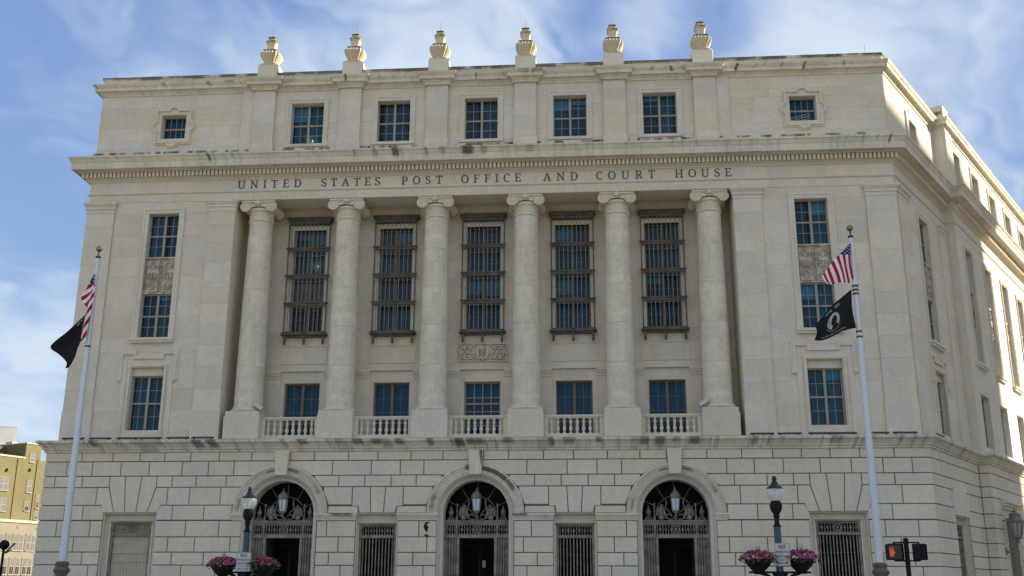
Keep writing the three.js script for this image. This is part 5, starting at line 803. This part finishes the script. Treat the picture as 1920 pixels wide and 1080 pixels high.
LAMPS.forEach(([x, z, side, st], i) => {
  const gy = 0.14, L = thing('street_lamp', ['dark green street lamp with a glass globe in front of the left arch', 'dark green street lamp with a glass globe right of the right arch'][i], 'street lamp', 'street lamps with flower baskets', [x, gy, z]);
  const Y = (y) => y - gy;
  new MB().lathe([[0.24, 0], [0.24, 0.12], [0.19, 0.2], [0.17, 0.5], [0.11, 0.62], [0.10, 0.75], [0.075, 0.8], [0.072, Y(2.96)], [0.066, Y(2.97)]], 0, 0, 0, 18).build('post', std(0.018, 0.062, 0.082, 0.4, { metalness: 0.2, name: 'blue_green_enamel' }), L);
  new MB().lathe([[0.066, Y(2.96)], [0.088, Y(2.965)], [0.088, Y(2.985)], [0.06, Y(2.995)], [0.05, Y(3.06)], [0.052, Y(3.13)], [0.066, Y(3.16)], [0.07, Y(3.185)], [0.058, Y(3.20)], [0.066, Y(3.225)], [0.10, Y(3.27)], [0.125, Y(3.34)], [0.128, Y(3.40)], [0.112, Y(3.45)], [0.095, Y(3.47)], [0.10, Y(3.485)], [0.08, Y(3.49)]], 0, 0, 0, 18).build('capital', black, L);
  new MB().lathe([[0.088, Y(3.485)], [0.125, Y(3.515)], [0.158, Y(3.57)], [0.176, Y(3.63)], [0.18, Y(3.68)], [0.172, Y(3.72)], [0.15, Y(3.745)]], 0, 0, 0, 24).build('globe', globeGlass, L);
  new MB().cyl(0.03, 0.03, 0.16, 0, Y(3.48), 0, 8).sph(0.05, 0, Y(3.66), 0, 1, 1.5, 1, 10).build('bulb', std(0.7, 0.7, 0.66, 0.4), L);
  new MB().lathe([[0.15, Y(3.735)], [0.17, Y(3.738)], [0.168, Y(3.755)], [0.145, Y(3.775)], [0.10, Y(3.805)], [0.075, Y(3.83)], [0.07, Y(3.845)], [0.078, Y(3.855)], [0.06, Y(3.87)], [0.045, Y(3.90)], [0.042, Y(3.925)], [0.056, Y(3.935)], [0.056, Y(3.95)], [0.03, Y(3.962)], [0.042, Y(3.975)], [0.042, Y(3.99)], [0.001, Y(4.005)]], 0, 0, 0, 20).build('lamp_cap', lampGreen, L);
  const arm = new MB(); for (const s of [-1, 1]) { arm.box(Math.min(0, s * 0.62), Math.max(0, s * 0.62), Y(2.03), Y(2.07), -0.035, 0.035); arm.tube([[s * 0.07, Y(1.6), 0], [s * 0.12, Y(1.85), 0], [s * 0.28, Y(2.0), 0], [s * 0.4, Y(2.04), 0]], 0.04, 12, 6); } arm.box(-0.12, 0.12, Y(1.98), Y(2.07), -0.07, 0.07).lathe([[0.085, Y(1.2)], [0.09, Y(1.75)], [0.13, Y(1.95)], [0.16, Y(2.03)], [0.08, Y(2.05)]], 0, 0, 0, 12); const A = arm.build('basket_arm', black, L); A.rotation.y = -0.02;
  const dx = i ? [-0.70, 0.11] : [-0.5, 0.45], by = [2.30, 2.28];
  if (i) { basket(x - 0.43, 2.30, z + 0.02, 'pink and purple flower basket on the left arm of the right street lamp', 1101); basket(x + 0.43, 2.31, z + 0.02 - 0.0, 'pink and purple flower basket on the right arm of the right street lamp', 1102); }
  else { basket(x - 0.50, 2.21, z + 0.02, 'purple flower basket on the left arm of the left street lamp', 1103); basket(x + 0.46, 2.20, z + 0.02, 'purple flower basket on the right arm of the left street lamp', 1104); }
  const sx = i ? x - 0.27 : x + 0.01, sw = i ? 0.125 : 0.165, y0 = i ? 2.17 : 2.07, y1 = i ? 2.63 : 2.50;
  const S = thing('parking_sign', ['white NO PARKING ANYTIME sign on the left street lamp, between its baskets', 'white NO PARKING ANYTIME sign turned sideways on the right street lamp'][i], 'sign', 'parking signs on the street lamps', [i ? x - 0.285 + 0.0 : x + 0.01, y0, z + (i ? 0.13 : 0.14)]);
  const face = new THREE.Shape(), w2 = 0.165, h2 = y1 - y0, r = 0.03; face.moveTo(-w2 + r, 0); face.lineTo(w2 - r, 0); face.absarc(w2 - r, r, r, -Math.PI / 2, 0); face.lineTo(w2, h2 - r); face.absarc(w2 - r, h2 - r, r, 0, Math.PI / 2); face.lineTo(-w2 + r, h2); face.absarc(-w2 + r, h2 - r, r, Math.PI / 2, Math.PI); face.lineTo(-w2, r); face.absarc(-w2 + r, r, r, Math.PI, Math.PI * 1.5);
  const plate = new THREE.ExtrudeGeometry(face, { depth: 0.004, bevelEnabled: false }); meshOf(boxUV(plate), 'sign_plate', signBack, S).position.z = -0.006;
  const fg = new THREE.ShapeGeometry(face, 6), uv = fg.attributes.uv, ps = fg.attributes.position; for (let k = 0; k < ps.count; k++) uv.setXY(k, (ps.getX(k) + w2) / (2 * w2), ps.getY(k) / h2); meshOf(fg, 'sign_face', signMat, S).position.z = 0.003;
  if (i) { S.rotation.y = -0.62; S.position.x = x + 0.05; } else S.rotation.y = 0.12;
});

// pedestrian signal on a black post
{
  const P = thing('pedestrian_signal', 'black pedestrian signal with a lit red hand, in front of the right corner', 'signal', null, [12.83, 0.14, 22]), Y = (y) => y - 0.14;
  new MB().cyl(0.055, 0.055, Y(2.86), 0, 0, 0, 14).lathe([[0.055, Y(2.85)], [0.07, Y(2.87)], [0.06, Y(2.90)], [0.001, Y(2.93)]], 0, 0, 0, 12).lathe([[0.2, 0], [0.2, 0.25], [0.14, 0.4], [0.06, 0.45]], 0, 0, 0, 12).build('post', black, P);
  const br = new MB(); for (const y of [2.81, 2.385]) { br.rod([-0.3, Y(y), 0], [0.3, Y(y), 0], 0.018, 8); for (const x of [-0.29, 0.29]) br.rod([x, Y(y) - (y > 2.6 ? 0.07 : -0.07), 0], [x, Y(y), 0], 0.03, 8); br.cyl(0.075, 0.075, 0.05, 0, Y(y) - 0.025, 0, 12); } br.build('bracket', black, P);
  for (const [x, ry, w] of [[-0.29, -0.05, 'front'], [0.29, 1.15, 'side']]) {
    const h = new THREE.Group(); h.name = 'signal_head'; h.position.set(x, Y(2.59), 0); h.rotation.y = ry; P.add(h);
    const rb = (w, hh, r) => { const s = []; for (const [cx, cy, a] of [[w - r, -hh + r, -90], [w - r, hh - r, 0], [-w + r, hh - r, 90], [-w + r, -hh + r, 180]]) for (let k = 0; k <= 4; k++) { const t = (a + k * 22.5) * Math.PI / 180; s.push([cx + r * Math.cos(t), cy + r * Math.sin(t)]); } return s; };
    new MB().ext(rb(0.185, 0.19, 0.03), -0.13, 0.07, 0.012).build('housing', black, h);
    new MB().ext(rb(0.185, 0.19, 0.03), 0.07, 0.16, 0, [rb(0.172, 0.177, 0.025).reverse()]).build('visor', black, h);
    const sc = new MB().ext(rb(0.165, 0.17, 0.02), 0.071, 0.078).build('screen', new THREE.MeshStandardMaterial({ color: 0x060504, roughness: 0.25, name: 'signal_screen' }), h);
    if (w === 'front') {   // raised hand: palm, four fingers and thumb
      const m = new MB(), X = -0.075, z = 0.079; m.ext([[X - 0.045, -0.11], [X + 0.03, -0.11], [X + 0.045, -0.02], [X + 0.045, 0.02], [X - 0.05, 0.02], [X - 0.055, -0.03]], z, z + 0.004);
      for (const [dx, l, t] of [[-0.042, 0.075, 0.16], [-0.014, 0.105, 0.04], [0.012, 0.10, -0.06], [0.036, 0.07, -0.16]]) { const a = [X + dx, 0.02], b = [X + dx - Math.sin(t) * l, 0.02 + Math.cos(t) * l]; const n = [Math.cos(t) * 0.0105, Math.sin(t) * 0.0105]; m.ext([[a[0] - n[0], a[1] - n[1]], [a[0] + n[0], a[1] + n[1]], [b[0] + n[0] * 0.8, b[1] + n[1] * 0.8], [b[0], b[1] + 0.01], [b[0] - n[0] * 0.8, b[1] - n[1] * 0.8]], z, z + 0.004); }
      m.ext([[X + 0.03, -0.075], [X + 0.05, -0.06], [X + 0.088, 0.0], [X + 0.078, 0.012], [X + 0.045, -0.015]], z, z + 0.004);
      const hm = m.build('lit_hand', new THREE.MeshStandardMaterial({ color: 0x200804, emissive: new THREE.Color().setRGB(0.17, 0.036, 0.02), emissiveIntensity: 1, name: 'signal_light' }), h);
      const pl = new THREE.PointLight(new THREE.Color(1, 0.25, 0.1), 0.02, 3); pl.position.set(-0.075, 0, 0.12); pl.castShadow = true; h.add(pl);
    }
  }
}

// ledge lights and floodlights on the belt course
{
  const strip = new MB().box(-0.53, 0.53, 0.045, 0.10, -0.06, 0.06).box(-0.53, 0.53, 0.10, 0.125, -0.07, 0.02).box(-0.42, -0.38, 0, 0.05, -0.04, 0.04).box(0.38, 0.42, 0, 0.05, -0.04, 0.04).geo(), m = std(0.055, 0.05, 0.046, 0.6, { metalness: 0.3, name: 'dark_fixture' });
  const xs = [-19.14, -17.82, -16.48, -15.38, -14.06, -12.86, 12.97, 14.18, 15.55, 16.6, 18.02, 19.25], where = ['at the left corner of the left wing', 'second from the left corner on the left wing', 'under the left wing window, left of the pair', 'under the left wing window, right of the pair', 'second from the portico on the left wing', 'beside the portico on the left wing', 'beside the portico on the right wing', 'second from the portico on the right wing', 'under the right wing window, left of the pair', 'under the right wing window, right of the pair', 'second from the right corner on the right wing', 'at the right corner of the right wing'];
  xs.forEach((x, i) => { const o = thing('ledge_light', 'dark strip light on the stone ledge ' + where[i], 'light', 'strip lights on the ledge', [x, 8.375 + 0.015, 0.62]); meshOf(strip, 'light_housing', m, o); new MB().box(-0.5, 0.5, 0.126, 0.13, -0.05, 0.0).build('lens', std(0.3, 0.3, 0.3, 0.2), o); });
  const b = sidePt(0.9, 0.62); { const o = thing('ledge_light', 'dark strip light on the stone ledge just round the right corner', 'light', 'strip lights on the ledge', [b[0], 8.39, b[1]]); o.rotation.y = Math.atan2(-DU[1], DU[0]); meshOf(strip, 'light_housing', m, o); }
  for (const [x, s, l] of [[-10.5, 1, 'left'], [10.5, -1, 'right']]) { const o = thing('floodlight', 'small pale floodlight on a bracket on the ' + (l === 'left' ? 'first' : 'last') + ' column pedestal', 'floodlight', 'floodlights on the pedestals', [x, 9.79, -0.1]); const h = new MB().ext(rect(-0.24, 0.24, -0.10, 0.10), -0.12, 0.14, 0.02).box(-0.2, 0.2, -0.06, 0.06, 0.14, 0.15); const hm = h.build('lamp_head', std(0.55, 0.5, 0.42, 0.4, { metalness: 0.2 }), o); hm.position.y = 0.24; hm.rotation.z = -s * 0.6; new MB().rod([0, 0, 0], [0, 0.22, 0], 0.03).rod([s * 0.12, 0, 0], [s * 0.06, 0.2, 0], 0.02).build('bracket', m, o); }
}

// ---------------------------------------------------------------- neighbours beyond the left corner
{
  const EYE = V3(5.37, 1.7, 48.64), K = 1.21, p0 = V3(-60.404, 0, -70).sub(V3(EYE.x, 0, EYE.z)).multiplyScalar(K).add(V3(EYE.x, 0, EYE.z));
  const H = V3(0.389, 0, -0.921), N = V3(0.921, 0, 0.389), F = new THREE.Matrix4().makeBasis(H, V3(0, 1, 0), N).setPosition(p0), y_ = (y) => 1.7 + (y - 1.7) * K, v_ = (v) => v * K;
  const plaster = dataTex(256, 256, (i, j, w) => { const t = 0.88 + (fbm(i / w * 6, j / w * 6, 4, 600, 6, 6) - 0.5) * 0.24; return [cl(t), cl(t), cl(t * 0.98)]; }, 0.1, 0.1);
  const ochre = std(0.16, 0.148, 0.068, 0.9, { map: plaster, name: 'ochre_plaster' }), cream = std(0.25, 0.222, 0.165, 0.9, { map: plaster, name: 'cream_brick' }), beige = std(0.33, 0.27, 0.165, 0.9, { map: plaster }), white = std(0.45, 0.47, 0.49, 0.8, { map: plaster }), brown = std(0.20, 0.13, 0.065, 0.9, { map: plaster }), trim = std(0.45, 0.40, 0.32, 0.8);
  const A = thing('apartment_building', 'ochre and cream building with rows of sash windows at the left edge', 'building');
  const w0 = v_(-16), w1 = v_(2.55), roof = y_(16.1), split = y_(9.1), dp = -22;
  new MB().box(w0, w1, split, roof, dp, 0).build('upper_wall', ochre, A, F); new MB().box(w0, w1 + 0.4, 0, split - 0.35, dp, 0.35).build('lower_wall', cream, A, F); new MB().box(w0, w1 + 0.6, split - 0.35, split, dp, 0.55).build('ledge', trim, A, F);
  new MB().box(v_(-0.35), v_(1.75), roof, y_(17.85), dp, 0.0).build('roof_tower', ochre, A, F); new MB().box(v_(-9), v_(-0.38), roof, y_(17.65), dp, -4.2).box(v_(-9), v_(-3.0), roof, y_(17.75), -4.2, -2.6).build('set_back_storey', brown, A, F);
  new MB().box(w0, v_(-0.36), roof, roof + 0.22, -0.5, 0.12).box(v_(-0.40), v_(1.8), y_(17.85), y_(17.85) + 0.15, dp, 0.12).build('roof_edge', trim, A, F);
  const panM = new THREE.MeshStandardMaterial({ color: new THREE.Color().setRGB(0.11, 0.125, 0.14), roughness: 0.3, name: 'window_pane' }), darkM = new THREE.MeshStandardMaterial({ color: new THREE.Color().setRGB(0.03, 0.035, 0.04), roughness: 0.15, name: 'dark_pane' });
  const frameM = std(0.27, 0.25, 0.21, 0.7);
  const win = (v0, v1, ya, yb, par, z, dark) => { const x0 = v_(v0), x1 = v_(v1), a = y_(ya), b = y_(yb), m = new MB(); m.box(x0, x0 + 0.05, a, b, z - 0.05, z + 0.04).box(x1 - 0.05, x1, a, b, z - 0.05, z + 0.04).box(x0, x1, b - 0.05, b, z - 0.05, z + 0.04).box(x0, x1, (a + b) / 2 - 0.04, (a + b) / 2 + 0.04, z - 0.05, z + 0.05).box(x0 - 0.08, x1 + 0.08, a - 0.1, a + 0.02, z - 0.05, z + 0.16); m.box((x0 + x1) / 2 - 0.018, (x0 + x1) / 2 + 0.018, a, b, z - 0.05, z + 0.045); const w = m.build('window', frameM, par, F); new MB().box(x0 + 0.06, x1 - 0.06, (a + b) / 2, b - 0.05, z - 0.02, z + 0.02).build('pane', panM, w, F); new MB().box(x0 + 0.06, x1 - 0.06, a, (a + b) / 2, z - 0.03, z + 0.01).build('pane', dark ? darkM : panM, w, F); const h = new MB().box(x0 - 0.22, x0, a - 0.1, b + 0.1, z, z + 0.03).build('window_reveal', brown, w, F); h.visible = true; };
  for (const v of [-5.6, -4.6, -3.55, -2.78, -1.98 - 0.15]) { win(v - 0.62, v, 12.3, 13.78, A, 0.01); win(v - 0.55, v + 0.05, 9.98, 11.45, A, 0.01); }
  win(0.42, 1.0, 12.3, 13.68, A, 0.01); win(0.42, 0.98, 10.2, 11.33, A, 0.01, true); win(0.36, 0.98, 15.75, 16.8, A, 0.01);
  win(1.9, 2.25, 10.6, 12.15, A, 0.01, true); win(1.9, 2.25, 9.3, 10.25, A, 0.01, true);
  for (const v of [-5.2, -4.3, -3.4, -2.55, -1.62, -0.72, 0.03, 0.98, 1.62]) { win(v - 0.02, v + 0.56, 5.74, 7.5, A, 0.36); win(v - 0.1, v + 0.48, 3.1, 4.88, A, 0.36, true); }
  const vent = new MB(); for (const [v, y] of [[-2.5, 14.6], [0.55, 14.9], [-0.35, 8.25], [2.2, 8.2]]) vent.box(v_(v) - 0.15, v_(v) + 0.15, y_(y) - 0.15, y_(y) + 0.2, 0, 0.38); vent.build('vent', brown, A, F);
  new MB().box(v_(0.6), v_(1.3), y_(17.85) + 0.15, y_(17.85) + 0.7, -6, -4.6).build('roof_unit', trim, A, F); for (const v of [-1.25, 1.4]) new MB().box(v_(v) - 0.06, v_(v) + 0.06, split, roof, 0, 0.12).build('drain_pipe', brown, A, F);
  new MB().cyl(0.04, 0.03, 2.6, v_(0.1), y_(17.85), -2, 6).build('mast', trim, A, F);
  const B = thing('beige_building', 'narrow beige building seen between the ochre building and the courthouse', 'building');
  new MB().box(v_(1.2), v_(9), 0, y_(15.4), dp - 10, -3.0).build('wall', beige, B, F); new MB().box(v_(1.2), v_(9.1), y_(15.4), y_(15.4) + 0.25, dp - 10, -2.9).build('roof_edge', trim, B, F);
  { const m = new MB(); for (const v of [2.25, 3.0]) { m.box(v_(v), v_(v) + 0.5, y_(13.4), y_(14.8), -3.0, -2.95); } m.build('window', panM, B, F); }
  const T = thing('white_tower_block', 'plain white tower block standing behind the ochre building', 'building');
  const tw = V3(-0.4895, 0.13, -0.8600), base = EYE.clone().addScaledVector(tw, 300), TF = new THREE.Matrix4().makeBasis(V3(0.870, 0, -0.4925), V3(0, 1, 0), V3(0.4925, 0, 0.870)).setPosition(base.x, 0, base.z);
  new MB().box(-30, 0, 0, 40.9, -30, 0).build('wall', white, T, TF); new MB().box(-30, 0.05, 40.9, 41.3, -30, 0.05).build('roof_edge', white, T, TF);
  const SL = thing('distant_street_lamp', 'small black street lamp far off at the left edge', 'street lamp', null, [-27.85, 0, -10]);
  new MB().cyl(0.09, 0.07, 3.75, 0, 0, 0, 8).build('post', black, SL); new MB().lathe([[0.06, 3.7], [0.16, 3.78], [0.26, 3.9], [0.28, 4.05], [0.2, 4.2], [0.05, 4.28]], 0, 0, 0, 10).build('lamp_head', black, SL); new MB().rod([0.1, 3.55, 0], [0.62, 4.1, 0], 0.05).rod([0.4, 3.7, 0], [0.15, 3.55, 0], 0.04).build('arm', std(0.12, 0.11, 0.1), SL);
}
// the tall office block across the side street, outside the view: it keeps the low sun off most of the front
{
  const T = thing('office_tower', 'tall stone office block across the side street, outside the view', 'building'), m = std(0.42, 0.36, 0.28, 0.9, { map: stoneTex });
  new MB().box(64.5, 92, 0, 52, -3.2, 6.5).build('wall', m, T); new MB().box(64.5, 92, 0, 41.5, -17.2, -3.2).build('low_wing', m, T); new MB().box(66, 92, 0, 36, 6.51, 20.5).build('low_wing', m, T);
  const r = new MB().ext([[3.2, 41.5], [17.2, 41.5], [3.2, 47.0]], 64.5, 92).geo(); r.rotateY(Math.PI / 2); meshOf(r, 'sloped_roof', m, T);
  const w = new MB(); for (let y = 4; y < 50; y += 3.6) for (let z = -1; z < 5; z += 2.6) w.box(64.4, 64.55, y, y + 1.9, z, z + 1.4); w.build('window', darkGlassTower(), T);
  function darkGlassTower() { return new THREE.MeshStandardMaterial({ color: 0x1a2026, roughness: 0.1, name: 'tower_glass' }); }
}

scene.updateMatrixWorld(true);
renderer.render(scene, camera);
